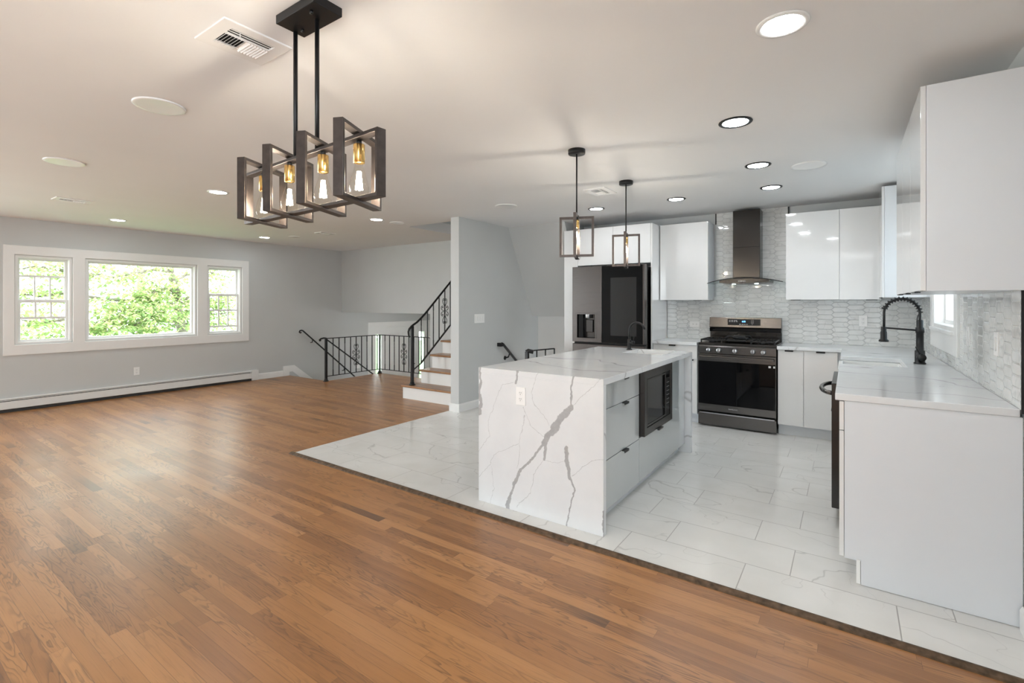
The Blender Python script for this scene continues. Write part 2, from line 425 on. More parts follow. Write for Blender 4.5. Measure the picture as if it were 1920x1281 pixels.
# stained strip oak
def oak(name, tonemul=1.0, along='x'):
    m, nt, b, _ = newmat(name); g = G(nt); p = g.pos(); X, Y, Z = g.xyz(p)
    x, y = (X, Y) if along == 'x' else (Y, X)
    W = .057
    v = g.m('DIVIDE', y, W); row = g.m('FLOOR', v); fv = g.m('SUBTRACT', v, row)
    r1 = g.white(g.comb(row, 1.5, .5)); r2 = g.white(g.comb(row, 9.5, 2.5))
    L = g.m('ADD', .5, g.m('MULTIPLY', r2, .75))
    u = g.m('ADD', g.m('DIVIDE', x, L), g.m('MULTIPLY', r1, 17.3)); pl = g.m('FLOOR', u); fu = g.m('SUBTRACT', u, pl)
    rv = g.white(g.comb(row, pl, .7), 1); ra, rb, rc = g.xyz(rv)
    # each strip gets its own piece of grain
    s1 = g.comb(g.m('ADD', g.m('MULTIPLY', x, 1.0), g.m('MULTIPLY', rb, 40)), g.m('ADD', g.m('MULTIPLY', y, 7.5), g.m('MULTIPLY', ra, 30)), g.m('MULTIPLY', rc, 20))
    n1 = g.noise(s1, 1.35, 3, .55, .3)
    ring = g.m('FRACT', g.m('MULTIPLY', n1, 15))
    ring = g.m('MULTIPLY', g.sstep(ring, .45, .95), g.sstep(ring, 1.0, .93))
    fig = g.m('MULTIPLY', ring, g.sstep(g.noise(s1, .9, 1), .38, .62))
    s2 = g.comb(g.m('MULTIPLY', x, 5), g.m('MULTIPLY', y, 260), g.m('MULTIPLY', rc, 9))
    pore = g.sstep(g.noise(s2, 1, 2, .6), .52, .75)
    s3 = g.comb(g.m('MULTIPLY', x, 1.5), g.m('MULTIPLY', y, 30), g.m('MULTIPLY', ra, 9))
    stn = g.noise(s3, 1.2, 3, .6)
    tone = g.m('ADD', g.m('MULTIPLY', ra, .62), g.m('MULTIPLY', stn, .42))
    t = tonemul
    base = g.ramp(tone, [(.12,(.24*t,.102*t,.033*t)),(.38,(.345*t,.153*t,.050*t)),(.62,(.40*t,.184*t,.062*t)),(.92,(.475*t,.233*t,.088*t))])
    dk = g.m('ADD', g.m('MULTIPLY', fig, .55), g.m('MULTIPLY', pore, .28), clamp=True)
    c = g.mix(dk, base, (.085*t,.036*t,.014*t))
    dv = g.m('MULTIPLY', g.m('MINIMUM', fv, g.m('SUBTRACT', 1, fv)), W); du = g.m('MULTIPLY', g.m('MULTIPLY', g.m('MINIMUM', fu, g.m('SUBTRACT', 1, fu)), L), 1)
    gap = g.sstep(g.m('MINIMUM', dv, du), .0011, .0003)
    c = g.mix(g.m('MULTIPLY', gap, .55), c, (.05,.02,.008))
    # rare dark strip ends
    dkp = g.m('GREATER_THAN', rc, .975)
    c = g.mix(g.m('MULTIPLY', g.m('MULTIPLY', dkp, g.sstep(fu, .45, .98)), .6), c, (.06,.03,.015))
    nt.links.new(c, b.inputs['Base Color'])
    nt.links.new(g.m('ADD', .27, g.m('MULTIPLY', g.noise(p, 2.5, 3), .14)), b.inputs['Roughness']); b.inputs['Specular IOR Level'].default_value = .75
    h = g.m('ADD', g.m('MULTIPLY', gap, -1), g.m('MULTIPLY', pore, -.25))
    nt.links.new(g.bump(h, .25, .001), b.inputs['Normal'])
    return m
M['oak'] = oak('oak_strip_floor')
M['oak_dark'] = plain('dark_oak_trim', (.105,.068,.042), .65, var=.45, vscale=30, spec=.2)
M['tread'] = oak('oak_tread', .85)

# leaves
def leafmat(name, stops):
    m, nt, b, out = newmat(name); nt.nodes.remove(b); g = G(nt)
    c = g.ramp(g.island(), stops)
    d = nt.nodes.new('ShaderNodeBsdfDiffuse'); t = nt.nodes.new('ShaderNodeBsdfTranslucent'); mx = nt.nodes.new('ShaderNodeMixShader'); mx.inputs[0].default_value = .5
    nt.links.new(c, d.inputs[0]); nt.links.new(c, t.inputs[0]); nt.links.new(d.outputs[0], mx.inputs[1]); nt.links.new(t.outputs[0], mx.inputs[2]); nt.links.new(mx.outputs[0], out.inputs[0])
    return m
M['leaf'] = leafmat('dogwood_leaf', [(0,(.28,.40,.20)),(.35,(.42,.56,.23)),(.7,(.60,.70,.36)),(.88,(.78,.73,.42)),(1,(.76,.62,.48))])
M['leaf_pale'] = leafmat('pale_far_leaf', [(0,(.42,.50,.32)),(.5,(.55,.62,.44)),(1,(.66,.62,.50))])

# ------------------------------------------------------------------ room shell
ZC = 2.43
XW, XE, YS, YB = -8.6, .60, -3.2, 6.18          # window wall, right wall, rear wall, tiled back wall
# floors
fl = MB().slab('z', [XW,-7.45,-4.12,-6.07,XE], [YS,2.457,5.07,6.24],
    lambda x,y: (y<2.457 or x<-4.12) and not (x<-7.45 and y>5.07), -.10, 0)
struct(fl.build('floor', M['oak']))
tf = MB().slab('z', [-4.12,-3.97,-3.06,XE], [2.457,5.45,YB+.02], lambda x,y: not (x<-3.06 and y>5.45), -.10, .004)
struct(tf.build('floor_tile', M['tile']))
struct(MB().prism([(2.425,-.01),(2.470,-.01),(2.470,.012),(2.455,.016),(2.432,.008)], 'x', -4.135, XE).build('trim_1', M['oak_dark']))
# ceiling with the stairwell opening
ce = MB().slab('z', [XW-.2,-5.08,-4.1,XE+.2], [YS-.2,4.76,6.20,9.3], lambda x,y: y<6.2 and not (-5.08<x<-4.1 and y>4.76) , ZC, ZC+.15)
struct(ce.build('ceiling', M['ceil']))
# window wall
W1, W2, W3 = (1.43,1.975), (2.115,3.495), (3.655,4.195)
WZ0, WZ1 = .835, 1.965
DY0, DY1, DZ0, DZ1 = 6.97, 8.73, -1.15, .885
def in_(v, ab): return ab[0] < v < ab[1]
ww = MB().slab('x', [YS,-2.75,-.75,*W1,*W2,*W3,DY0,DY1,9.2], [-1.3,.2,2.3,DZ1,WZ0,WZ1,DZ0,ZC+.1],
    lambda y,z: not (-2.75<y<-.75 and .2<z<2.3) and not ((in_(y,W1) or in_(y,W2) or in_(y,W3)) and WZ0<z<WZ1) and not (DY0<y<DY1 and DZ0<z<DZ1), XW-.16, XW)
struct(ww.build('wall_left', M['wall']))
# solid rear wall behind the camera
rw = MB().slab('y', [XW-.16,XE+.16], [0,ZC+.1], lambda x,z: True, YS-.12, YS)
struct(rw.build('wall_rear', M['wall']))
# right wall, with the kitchen window
KW = (4.305,5.28); KZ = (1.165,2.12)
er = MB().slab('x', [YS,-2.95,-.95,*KW,YB+.2], [-.1,.2,*KZ,2.3,ZC+.1], lambda y,z: not (in_(y,KW) and in_(z,KZ)) and not (-2.95<y<-.95 and .2<z<2.3), XE, XE+.16)
struct(er.build('wall_right', M['wall']))
# back wall of the kitchen
struct(bx(-3.06,XE,YB,YB+.14,-.1,ZC+.1).build('wall_back', M['wall']))
struct(MB().slab('y', [-1.88,-1.30,-.545,XE], [.915,1.43,ZC], lambda x,z: z<1.43 or -1.30<x<-.545, YB-.010, YB+.001).build('wall_tile_back', M['picket_x']))
struct(MB().slab('x', [2.845,4.19,5.40,YB-.010], [.915,1.005,1.43,1.6], lambda y,z: (z<1.43) and not (4.19<y<5.40 and z>1.005), XE-.010, XE+.001).build('wall_tile_right', M['picket_y']))
for i,x in enumerate((-1.303,-.543)):
    struct(bx(x-.006,x+.006,YB-.014,YB,2.30,ZC).build('trim_%d'%(i+2), M['black']))
struct(bx(XE-.012,XE+.001,2.838,2.845,.90,1.43).build('trim_4', M['black']))
# stub wall between stairs and kitchen
struct(bx(-4.095,-3.962,4.55,9.0,-1.3,3.58).build('wall_stair', M['wall']))
# overhead floor wall (bulkhead) with the entry below
bh = MB().slab('y', [XW,-6.07,-5.28], [-1.3,1.165,ZC+.1], lambda x,z: z>1.165 or x>-6.07, 6.20, 6.32)
struct(bh.build('wall_bulkhead', M['wall']))
struct(bx(XW,-6.0,6.32,9.1,1.165,1.25).build('ceiling_entry', M['ceil']))
struct(bx(-6.07,-5.95,6.32,9.1,-1.3,1.165).build('wall_entry_side', M['wall']))
struct(bx(XW,-5.95,9.0,9.12,-1.3,1.25).build('wall_entry_end', M['wall']))
struct(bx(XW,-6.07,6.45,9.0,-1.30,-1.15).build('floor_entry', M['oak']))
struct(bx(-7.45,-6.07,6.22,6.24,-1.3,0).build('wall_landing_fascia', M['whitewall']))
struct(bx(-7.47,-7.45,5.07,6.24,-1.3,0).build('wall_stair_fascia', M['whitewall']))
# upper stair shaft above the ceiling opening
struct(bx(-5.20,-5.09,4.64,9.0,ZC+.149,3.6).build('wall_shaft_left', M['wall']))
struct(bx(-5.09,-3.97,4.64,4.75,ZC+.149,3.6).build('wall_shaft_near', M['wall']))
struct(bx(-5.28,-3.97,8.9,9.0,0,3.6).build('wall_shaft_end', M['wall']))
struct(bx(-5.28,-5.16,6.32,9.0,0,ZC+.1).build('wall_shaft_side', M['wall']))
struct(bx(-5.16,-4.10,6.32,8.9,1.28,1.33).build('floor_upper', M['oak']))
struct(bx(-5.20,-3.97,4.66,9.0,3.6,3.7).build('ceiling_shaft', M['ceil']))
# sloped underside of the upper flight beside the refrigerator
sb = MB().prism([(5.585,ZC+.05),(6.245,1.16),(6.42,1.16),(6.42,ZC+.05)], 'x', -3.965, -3.058)
struct(sb.build('wall_sloped_bulkhead', M['wall']))
struct(bx(-3.965,-2.9,6.42,6.54,-1.3,1.2).build('wall_basement_stair', M['whitewall']))
struct(bx(-3.08,-3.06,5.45,6.44,-1.3,0).build('wall_basement_side', M['whitewall']))
# baseboards and stringer moulding
def base_y(n, x, y0, y1, s):          # along Y on plane x, s = +1 faces +X
    return struct(MB().prism([(0,0),(s*.016,0),(s*.016,.085),(s*.010,.10),(0,.10)], 'y', y0, y1).build(n, M['trim'])) if False else struct(
        MB().add([(x,y0,0),(x+s*.016,y0,0),(x+s*.016,y0,.088),(x+s*.008,y0,.104),(x,y0,.104),(x,y1,0),(x+s*.016,y1,0),(x+s*.016,y1,.088),(x+s*.008,y1,.104),(x,y1,.104)],
        [(0,1,2,3,4),(9,8,7,6,5)]+[(i,(i+1)%5,5+(i+1)%5,5+i) for i in range(5)]).build(n, M['trim']))
base_y('baseboard_window', XW, 4.45, 4.94, 1)
base_y('baseboard_stair', -3.962, 4.55, 5.45, 1)
struct(bx(-4.111,-3.946,4.534,4.55,0,.104).build('baseboard_stub', M['trim']))
base_y('baseboard_right', XE, YS, 2.845, -1)
st = MB().prism([(4.94,0),(4.94,.185),(5.16,.185),(5.95,-.45),(5.95,-.60),(5.12,.07),(5.06,.07),(5.06,0)], 'x', XW, XW+.018)
struct(st.build('trim_5', M['trim'], bevel=.003))

# ------------------------------------------------------------------ picture window (three units in one casing)
def casing_frame(n, y0, y1, z0, z1, w, x0, x1):
    pass
cs = MB().slab('x', [1.323,W1[0]-.005,W1[1]+.005,W2[0]-.005,W2[1]+.005,W3[0]-.005,W3[1]+.005,4.315], [.70,WZ0-.005,WZ1+.005,2.087],
     lambda y,z: not ((in_(y,W1) or in_(y,W2) or in_(y,W3)) and WZ0<z<WZ1), XW-.001, XW+.022)
struct(cs.build('window_casing', M['trim'], bevel=.006))
def ring(y0,y1,z0,z1,w,x0,x1):
    return MB().slab('x', [y0,y0+w,y1-w,y1], [z0,z0+w,z1-w,z1], lambda y,z: not (y0+w<y<y1-w and z0+w<z<z1-w), x0, x1)
def window_unit(n, Y, sash):
    y0, y1 = Y
    f = struct(ring(y0,y1,WZ0,WZ1,.028,XW-.14,XW-.004).build('window_%d'%n, M['trim'], bevel=.004))
    if not sash:
        ring(y0+.02,y1-.02,WZ0+.02,WZ1-.02,.035,XW-.11,XW-.06).build('window_sash', M['trim'], f, bevel=.004)
        bx(XW-.088,XW-.082,y0+.05,y1-.05,WZ0+.05,WZ1-.05).build('window_pane', M['glass'], f)
        return
    zs = sash
    # upper sash, lower sash, each with its own dividers
    for nm, za, zb, xo, bars in zs:
        s_ = ring(y0+.02,y1-.02,za,zb,.038,xo-.03,xo).build(nm, M['trim'], f, bevel=.003)
        bx(xo-.018,xo-.013,y0+.045,y1-.045,za+.025,zb-.025).build('window_pane', M['glass'], s_)
        mu = MB()
        for k in ('v','h'):
            for t in bars[k]:
                if k == 'v': mu.box(xo-.022,xo-.008, y0+.05+t*(y1-y0-.10)-.009, y0+.05+t*(y1-y0-.10)+.009, bars['z'][0], bars['z'][1])
                else: mu.box(xo-.024,xo-.006, y0+.05, y1-.05, t-.014, t+.014)
        mu.build('window_muntin', M['trim'], s_)
window_unit(1, W1, [('upper_sash',1.37,1.945,XW-.09,dict(v=(.333,.667),h=(1.705,),z=(1.40,1.70))),('lower_sash',.85,1.40,XW-.045,dict(v=(.333,.667),h=(1.165,),z=(1.17,1.38)))])
window_unit(2, W2, None)
window_unit(3, W3, [('upper_sash',1.48,1.945,XW-.09,dict(v=(),h=(),z=(1,1))),('lower_sash',.85,1.51,XW-.045,dict(v=(.333,.667),h=(1.235,.965),z=(.97,1.49)))])
# ------------------------------------------------------------------ kitchen side window
cs2 = MB().slab('x', [4.186,KW[0],KW[1],5.407], [1.005,KZ[0],KZ[1],2.24], lambda y,z: not (in_(y,KW) and in_(z,KZ)), XE-.026, XE+.004)
struct(cs2.build('window_casing_kitchen', M['trim'], bevel=.004))
kf = struct(ring(KW[0]+.001,KW[1]-.001,KZ[0]+.001,KZ[1]-.001,.03,XE-.02,XE+.13).build('window_4', M['trim'], bevel=.004))
struct(bx(XE-.045,XE+.02,KW[0]-.02,KW[1]+.02,KZ[0]-.022,KZ[0]+.002).build('window_sill', M['trim'], bevel=.003))
ring(KW[0]+.02,KW[1]-.02,KZ[0]+.02,1.66,.04,XE+.05,XE+.09).build('lower_sash', M['trim'], kf, bevel=.003)
ring(KW[0]+.02,KW[1]-.02,1.62,KZ[1]-.02,.04,XE+.09,XE+.125).build('upper_sash', M['trim'], kf, bevel=.003)
bx(XE+.068,XE+.073,KW[0]+.05,KW[1]-.05,KZ[0]+.05,1.63).build('window_pane', M['glass'], kf)
bx(XE+.105,XE+.110,KW[0]+.05,KW[1]-.05,1.65,KZ[1]-.05).build('window_pane', M['glass'], kf)

# ------------------------------------------------------------------ front door with two sidelights
dr = struct(MB().slab('x', [6.87,DY0+.02,7.07,7.23,7.38,8.30,8.39,8.565,DY1-.02,8.80], [-1.15,-1.10,.66,.82,.93],
    lambda y,z: (y<DY0+.02 or y>DY1-.02 or z>.82) or not ((7.07<y<7.23 or 8.39<y<8.565) and -1.10<z<.66) and not (7.38<y<8.30), XW-.10, XW+.02).build('door_1', M['trim'], bevel=.004))
d_ = bx(XW-.07,XW-.02,7.385,8.295,-1.14,.815).build('door_leaf', M['trim'], dr, bevel=.004)
for (a,b_,c,d) in ((7.50,7.80,.0,.66),(7.88,8.18,.0,.66),(7.50,7.80,-.95,-.12),(7.88,8.18,-.95,-.12)):
    ring(a,b_,c,d,.03,XW-.025,XW-.012).build('door_panel', M['trim'], d_, bevel=.004)
MB().tube([(XW-.02,8.22,-.1),(XW+.04,8.22,-.1),(XW+.045,8.10,-.1)],.011).build('door_handle', M['black'], d_)
for a,b_ in ((7.07,7.23),(8.39,8.565)):
    bx(XW-.06,XW-.055,a-.01,b_+.01,-1.11,.67).build('door_sidelight', M['glass'], dr)
# ------------------------------------------------------------------ flights of steps
def flight_up():
    t = thing('staircase', 'flight of oak treads and white risers climbing beside the grey stub wall', 'stairs', (-4.6,4.8,0))
    zs = [0,.19,.385,.587,.783,.98,1.177,1.33]; ys = [4.79,5.062,5.29,5.515,5.75,5.985,6.22]
    for i in range(7):
        x0 = -5.225 if i == 0 else -5.135
        y1 = 6.24 if i >= 5 else ys[min(i+1,6)]+.24
        z0 = 0
        bx(x0,-4.103,ys[i],ys[i]+.02,zs[i]-.0,zs[i+1]-.025).build('riser', M['trim'], t)
        nx = x0-.025
        bx(nx,-4.103,ys[i]-.025,(ys[i+1]+.02) if i<6 else 6.315,zs[i+1]-.027,zs[i+1]).build('tread', M['tread'], t, bevel=.008)
    # closed side under the steps
    poly = [(4.81,0),(4.81,.16)]
    for i in range(1,7): poly += [(ys[i]+.01,zs[i]-.03),(ys[i]+.01,zs[i+1]-.03)]
    poly += [(6.6,zs[7]-.03),(6.6,0)]
    bx(-5.215,-5.10,4.81,5.06,0,.165).build('starter_step_side', M['trim'], t)
    MB().prism(poly,'x',-5.125,-5.09).build('side_panel', M['whitewall'], t)
flight_up()
def flight_down(name, label, x0, x1, y0, n, rise, run, mat):
    t = thing(name, label, 'stairs', ((x0+x1)/2,y0,-rise*n))
    for i in range(n):
        bx(x0,x1,y0+i*run+.001,y0+i*run+.02,-(i+1)*rise,-i*rise-.026).build('riser', M['trim'], t)
        if i < n-1: bx(x0,x1,y0+i*run-.0,y0+(i+1)*run+.02,-(i+1)*rise-.026,-(i+1)*rise).build('tread', mat, t)
    return t
flight_down('staircase', 'short flight of steps going down to the front door', XW+.02, -7.475, 5.08, 6, .1917, .245, M['tread'])
flight_down('staircase', 'steps going down behind the island beside the refrigerator', -3.96, -3.09, 5.46, 5, .2, .2, M['tread'])

# ------------------------------------------------------------------ wrought iron railings
def spiral(c, r0, a0, turns, sgn, n=20, r1=.3):
    return [(c[0]+r0*(1-(1-r1)*k/n)*math.cos(a0+sgn*turns*2*PI*k/n), c[1]+r0*(1-(1-r1)*k/n)*math.sin(a0+sgn*turns*2*PI*k/n)) for k in range(n+1)]
def bez(p0,p1,p2,p3,n=10):
    return [tuple((1-t)**3*p0[i]+3*(1-t)**2*t*p1[i]+3*(1-t)*t*t*p2[i]+t**3*p3[i] for i in (0,1)) for t in [k/n for k in range(n+1)]]
def ornament(parent, c, d):
    """forged scroll motif centred at c in the plane of direction d and z"""
    mb = MB(); c = Vector(c); d = Vector(d)
    P = lambda uv: c + d*uv[0] + Vector((0,0,1))*uv[1]
    for s in (-1,1):
        for t in (-1,1):
            # hearts at top and bottom
            path = bez((s*.002,t*.055),(s*.012,t*.10),(s*.050,t*.115),(s*.047,t*.160)) + bez((s*.047,t*.160),(s*.044,t*.198),(s*.012,t*.196),(s*.012,t*.172))[1:] + bez((s*.012,t*.172),(s*.013,t*.158),(s*.028,t*.160),(s*.027,t*.170),6)[1:]
            mb.tube([P(q) for q in path], .0048, 6)
            # side volutes
            path = bez((s*.003,t*.008),(s*.030,t*.006),(s*.080,t*.012),(s*.078,t*.050)) + bez((s*.078,t*.050),(s*.074,t*.086),(s*.034,t*.082),(s*.036,t*.056))[1:] + bez((s*.036,t*.056),(s*.038,t*.040),(s*.060,t*.044),(s*.056,t*.058),6)[1:]
            mb.tube([P(q) for q in path], .0048, 6)
    mb.tube([P((0,-.07)),P((0,-.03)),P((0,0)),P((0,.03)),P((0,.07))], .01, 8, rr=[.007,.011,.009,.011,.007])
    return mb.build('scroll_ornament', M['iron'], parent)
def baluster(parent, top, bot, twisted):
    mb = MB(); top = Vector(top); bot = Vector(bot)
    if twisted:
        n = 44; vs = []; fs = []
        for k in range(n+1):
            p = bot.lerp(top, k/n); tw = (max(.16,min(.84,k/n))-.16)/.68*PI*11
            for j in range(4):
                a = tw + PI/4 + j*PI/2; vs.append((p.x+.0085*math.cos(a), p.y+.0085*math.sin(a), p.z))
        for k in range(n):
            for j in range(4): fs.append((k*4+j,k*4+(j+1)%4,(k+1)*4+(j+1)%4,(k+1)*4+j))
        mb.add(vs, fs)
    else:
        mb.box(bot.x-.0062,bot.x+.0062,bot.y-.0062,bot.y+.0062,bot.z,top.z)
    return mb.build('baluster', M['iron'], parent)
def post(parent, x, y, z0, z1, r=.017):
    p = bx(x-r,x+r,y-r,y+r,z0,z1).build('newel_post', M['iron'], parent, bevel=.002)
    MB().lathe([(.045,0),(.045,.008),(.033,.02),(.028,.045),(r*1.2,.05)], (x,y,z0), 4 if False else 16).build('post_foot', M['iron'], p)
    return p
rl = thing('railing', 'black wrought iron railing turning the corner of the landing above the front door stairs', 'railing', (-7.41,6.2,0))
XR, YR = -7.425, 6.215
post(rl, XR, 5.045, 0, .735, .018)
post(rl, XR, YR, 0, .735, .011)
MB().bar((XR,5.03,.742),(XR,YR+.012,.742),.034,.014).build('top_rail', M['iron'], rl, bevel=.003)
MB().bar((XR-.012,YR,.742),(-6.075,YR,.742),.034,.014).build('top_rail', M['iron'], rl, bevel=.003)
MB().bar((XR,5.045,.085),(XR,YR,.085),.012,.012).build('bottom_rail', M['iron'], rl)
MB().bar((XR,YR,.085),(-6.075,YR,.085),.012,.012).build('bottom_rail', M['iron'], rl)
MB().bar((-6.08,YR,.085),(-6.08,YR,.74),.012,.012,side=(1,0,0)).build('end_bar', M['iron'], rl)
for i in range(9):
    baluster(rl, (XR,5.184+i*.1212,.735), (XR,5.184+i*.1212,.085), i in (0,2,6,8))
    baluster(rl, (-7.275+i*.1307,YR,.735), (-7.275+i*.1307,YR,.085), i in (0,2,6,8))
ornament(rl, (XR,5.669,.41), (0,1,0)); ornament(rl, (-6.752,YR,.41), (1,0,0))
# scroll end on the first post
MB().tube([(XR,5.05,.745),(XR-.004,5.00,.752),(XR-.01,4.95,.742),(XR-.02,4.93,.722),(XR-.03,4.945,.708),(XR-.035,4.965,.715)], .014, 8).build('rail_scroll', M['iron'], rl)
# sloping rail from the post down the stairs
dn = MB().bar((XR-.035,5.06,.735),(XR-.035,6.30,-.16),.032,.016)
dn.build('sloping_rail', M['iron'], rl, bevel=.003)

hr = thing('handrail', 'black wall handrail sloping down to the front door on the window wall', 'handrail', (-8.53,5.35,.6))
MB().bar((-8.53,5.30,.825),(-8.53,6.75,-.43),.034,.02).build('rail', M['iron'], hr, bevel=.005)
MB().tube([(-8.53,5.31,.822),(-8.53,5.27,.838),(-8.53,5.235,.83),(-8.53,5.225,.805),(-8.53,5.245,.79),(-8.53,5.265,.80)],.014,8).build('rail_scroll', M['iron'], hr)
for y,z in ((5.50,.655),(6.22,.03)):
    MB().tube([(-8.53,y,z-.01),(-8.54,y,z-.06),(-8.60,y,z-.07)],.008,8).build('bracket', M['iron'], hr)

# stair railing up
sr = thing('stair_railing', 'black wrought iron railing with scrollwork rising along the oak stairs', 'railing', (-5.1,4.85,.19))
XS = -5.10
post(sr, XS, 4.85, .19, 1.03, .018)
MB().tube([(XS,4.80,.87),(XS,4.785,.90),(XS,4.778,.95),(XS,4.795,.99),(XS,4.85,1.035),(XS,4.94,1.078),(XS,5.03,1.14),(XS,5.12,1.212),(XS,5.28,1.352),(XS,5.60,1.634),(XS,6.15,2.12)],.013,8,rr=[.009,.012,.014]+[.015]*8).build('top_rail', M['iron'], sr)
MB().bar((XS,4.85,.39),(XS,5.03,.485),.013,.013).build('bottom_rail', M['iron'], sr)
MB().bar((XS,5.02,.48),(XS,6.15,1.425),.02,.018).build('bottom_rail', M['iron'], sr)
def rt(y): return 1.135+(y-5.03)*.862
def rb(y): return .487+(y-5.03)*.836
for i,y in enumerate((5.028,5.155,5.279,5.402,5.528,5.654,5.78,5.90)):
    baluster(sr, (XS,y,rt(y)), (XS,y,rb(y)), i in (0,2,6))
ornament(sr, (XS,5.528,1.235), (0,1,0))

# rails at the stairs beside the refrigerator
kh = thing('handrail', 'short black handrail on the grey stair wall left of the island', 'handrail', (-3.90,5.4,.7))
MB().tube([(-3.90,5.365,.79),(-3.90,5.37,.80),(-3.90,5.40,.79),(-3.90,6.05,.27)],.019,10).build('rail', M['iron'], kh)
MB().bar((-3.965,5.37,.785),(-3.89,5.37,.785),.05,.05).build('rail_return', M['iron'], kh, bevel=.006)
MB().tube([(-3.90,5.56,.655),(-3.91,5.54,.60),(-3.965,5.53,.585)],.010,8).build('bracket', M['iron'], kh)
MB().lathe([(.03,0),(.03,.008)],(-3.966,5.53,.585),16,'x').build('bracket_plate', M['iron'], kh)
# top of the black railing seen over the island
nr = thing('railing', 'small black railing seen just above the island top beside the refrigerator', 'railing', (-3.1,5.35,0))
MB().tube([(-3.36,5.16,.735),(-3.34,5.17,.75),(-3.28,5.20,.735)],.028,10).build('rail_scroll', M['iron'], nr)
bx(-3.37,-3.33,5.14,5.18,.004,.74).build('newel_post', M['iron'], nr)
MB().bar((-3.34,5.17,.748),(-3.09,5.40,.775),.036,.014).build('top_rail', M['iron'], nr)
MB().bar((-3.09,5.40,.012),(-3.09,5.40,.775),.014,.014,side=(1,0,0)).build('end_bar', M['iron'], nr)
for k in (.33,.66):
    q = Vector((-3.34,5.17,.10)).lerp(Vector((-3.09,5.40,.10)),k)
    baluster(nr, (q.x,q.y,.748+.027*k), (q.x,q.y,.06), False)
MB().bar((-3.34,5.17,.06),(-3.09,5.40,.06),.012,.012).build('bottom_rail', M['iron'], nr)

# ------------------------------------------------------------------ baseboard heater
ht = thing('baseboard_heater', 'long white hydronic baseboard heater under the picture window', 'heater', (-8.55,1.9,0))
MB().prism([(XW+.001,.175),(XW+.045,.175),(XW+.060,.165),(XW+.060,.158),(XW+.001,.168)],'y',-.9,4.34).build('top_cover', M['heater'], ht)
MB().prism([(XW+.058,.137),(XW+.066,.137),(XW+.068,.045),(XW+.06,.04)],'y',-.9,4.34).build('front_panel', M['heater'], ht)
bx(XW+.001,XW+.008,-.9,4.34,.02,.17).build('back_plate', M['darkfin'], ht)
bx(XW+.012,XW+.05,-.9,4.34,.05,.12).build('fin_element', M['darkfin'], ht)
MB().prism([(XW+.045,.152),(XW+.064,.152),(XW+.064,.146),(XW+.045,.146)],'y',-.9,4.34).build('damper', M['heater'], ht)
bx(XW+.001,XW+.074,4.34,4.455,.004,.182).build('end_cap', M['heater'], ht, bevel=.005)
bx(XW+.001,XW+.05,-.9,4.34,.0,.035).build('toe_gap', M['darkfin'], ht)

# ------------------------------------------------------------------ kitchen island
top = MB()
IX0, IX1, IY0, IY1 = -2.085, -1.162, 2.60, 4.54
SKI = (-1.655,-1.30,4.10,4.50)
def isl(u, v): return not (SKI[0]<u<SKI[1] and SKI[2]<v<SKI[3])
iw = MB().slab('z', [IX0,SKI[0],SKI[1],IX1], [IY0,SKI[2],SKI[3],IY1], isl, .880, .917)
o = thing('island_worktop', None, None, (-1.62,3.57,.004))
iw.build('top_slab', M['quartz_island'], o, bevel=.0015)
for ya in (IY0,IY1-.04): bx(IX0,IX1,ya,ya+.04,.004,.880).build('end_panel', M['quartz_island'], o, bevel=.0015)
tag(o, 'island waterfall top of white quartz with bold grey veins running down its end', 'worktop')
DX = -1.215
def hpull(parent, c, along, out, L=.07):
    """slim black edge pull: c = middle of the door edge, along = axis of its length, out = direction it projects"""
    a = Vector(along); u = Vector(out); c = Vector(c)
    mb = MB(); A = c - a*L/2; B = c + a*L/2
    mb.bar(A+u*.009, B+u*.009, .022 if abs(u.z) < .5 else .004, .004, side=u)
    mb.bar(A+u*.019-Vector((0,0,.006)), B+u*.019-Vector((0,0,.006)), .003, .013, side=u)
    return mb.build('handle', M['black'], parent)
ic = thing('base_cabinet', 'grey gloss island cabinet with three drawers next to the veined end panel', 'cabinet', (-1.5,3.0,.1))
bx(-1.80,DX-.02,2.645,3.325,.10,.878).build('body', M['carcass'], ic)
bx(-1.76,-1.275,2.645,3.325,.004,.10).build('toe_kick', M['carcass'], ic)
for z0,z1 in ((.088,.392),(.396,.706),(.710,.872)):
    d = bx(DX-.02,DX,2.648,3.328,z0,z1).build('drawer', M['grey_gloss'], ic, bevel=.0015)
    hpull(d, (DX,3.05,z1-.001), (0,1,0), (1,0,0), .075)
im = thing('base_cabinet', 'grey gloss island cabinet that holds the built-in microwave', 'cabinet', (-1.5,3.9,.1))
MB().slab('x',[3.332,3.37,3.96,4.05,4.50],[.10,.44,.68,.84,.878],lambda y,z: not(3.37<y<3.96 and .44<z<.84) and not(y>4.05 and z>.68),-1.80,DX-.02).build('body', M['carcass'], im)
bx(-1.76,-1.275,3.325,4.50,.004,.10).build('toe_kick', M['carcass'], im)
MB().slab('x',[3.332,4.02,4.485],[.088,.400,.872],lambda y,z: z<.40 or y>4.02,DX-.02,DX).build('door_panel', M['grey_gloss'], im, bevel=.0015)
mw = thing('microwave', 'black built-in microwave with dark glass door in the island side', 'microwave', (-1.3,3.67,.42))
bx(-1.60,DX-.021,3.39,3.94,.455,.825).build('body', M['black'], mw)
ring(3.338,3.997,.410,.872,.055,DX-.018,-1.179).build('trim_kit', M['bss_dark'], mw, bevel=.003)
md = bx(-1.235,-1.184,3.393,3.83,.465,.817).build('door', M['blackglass'], mw, bevel=.002)
ring(3.40,3.825,.472,.81,.012,-1.185,-1.181).build('door_frame', M['bss_dark'], md)
cp = bx(-1.235,-1.184,3.834,3.942,.465,.817).build('control_panel', M['display'], mw, bevel=.002)
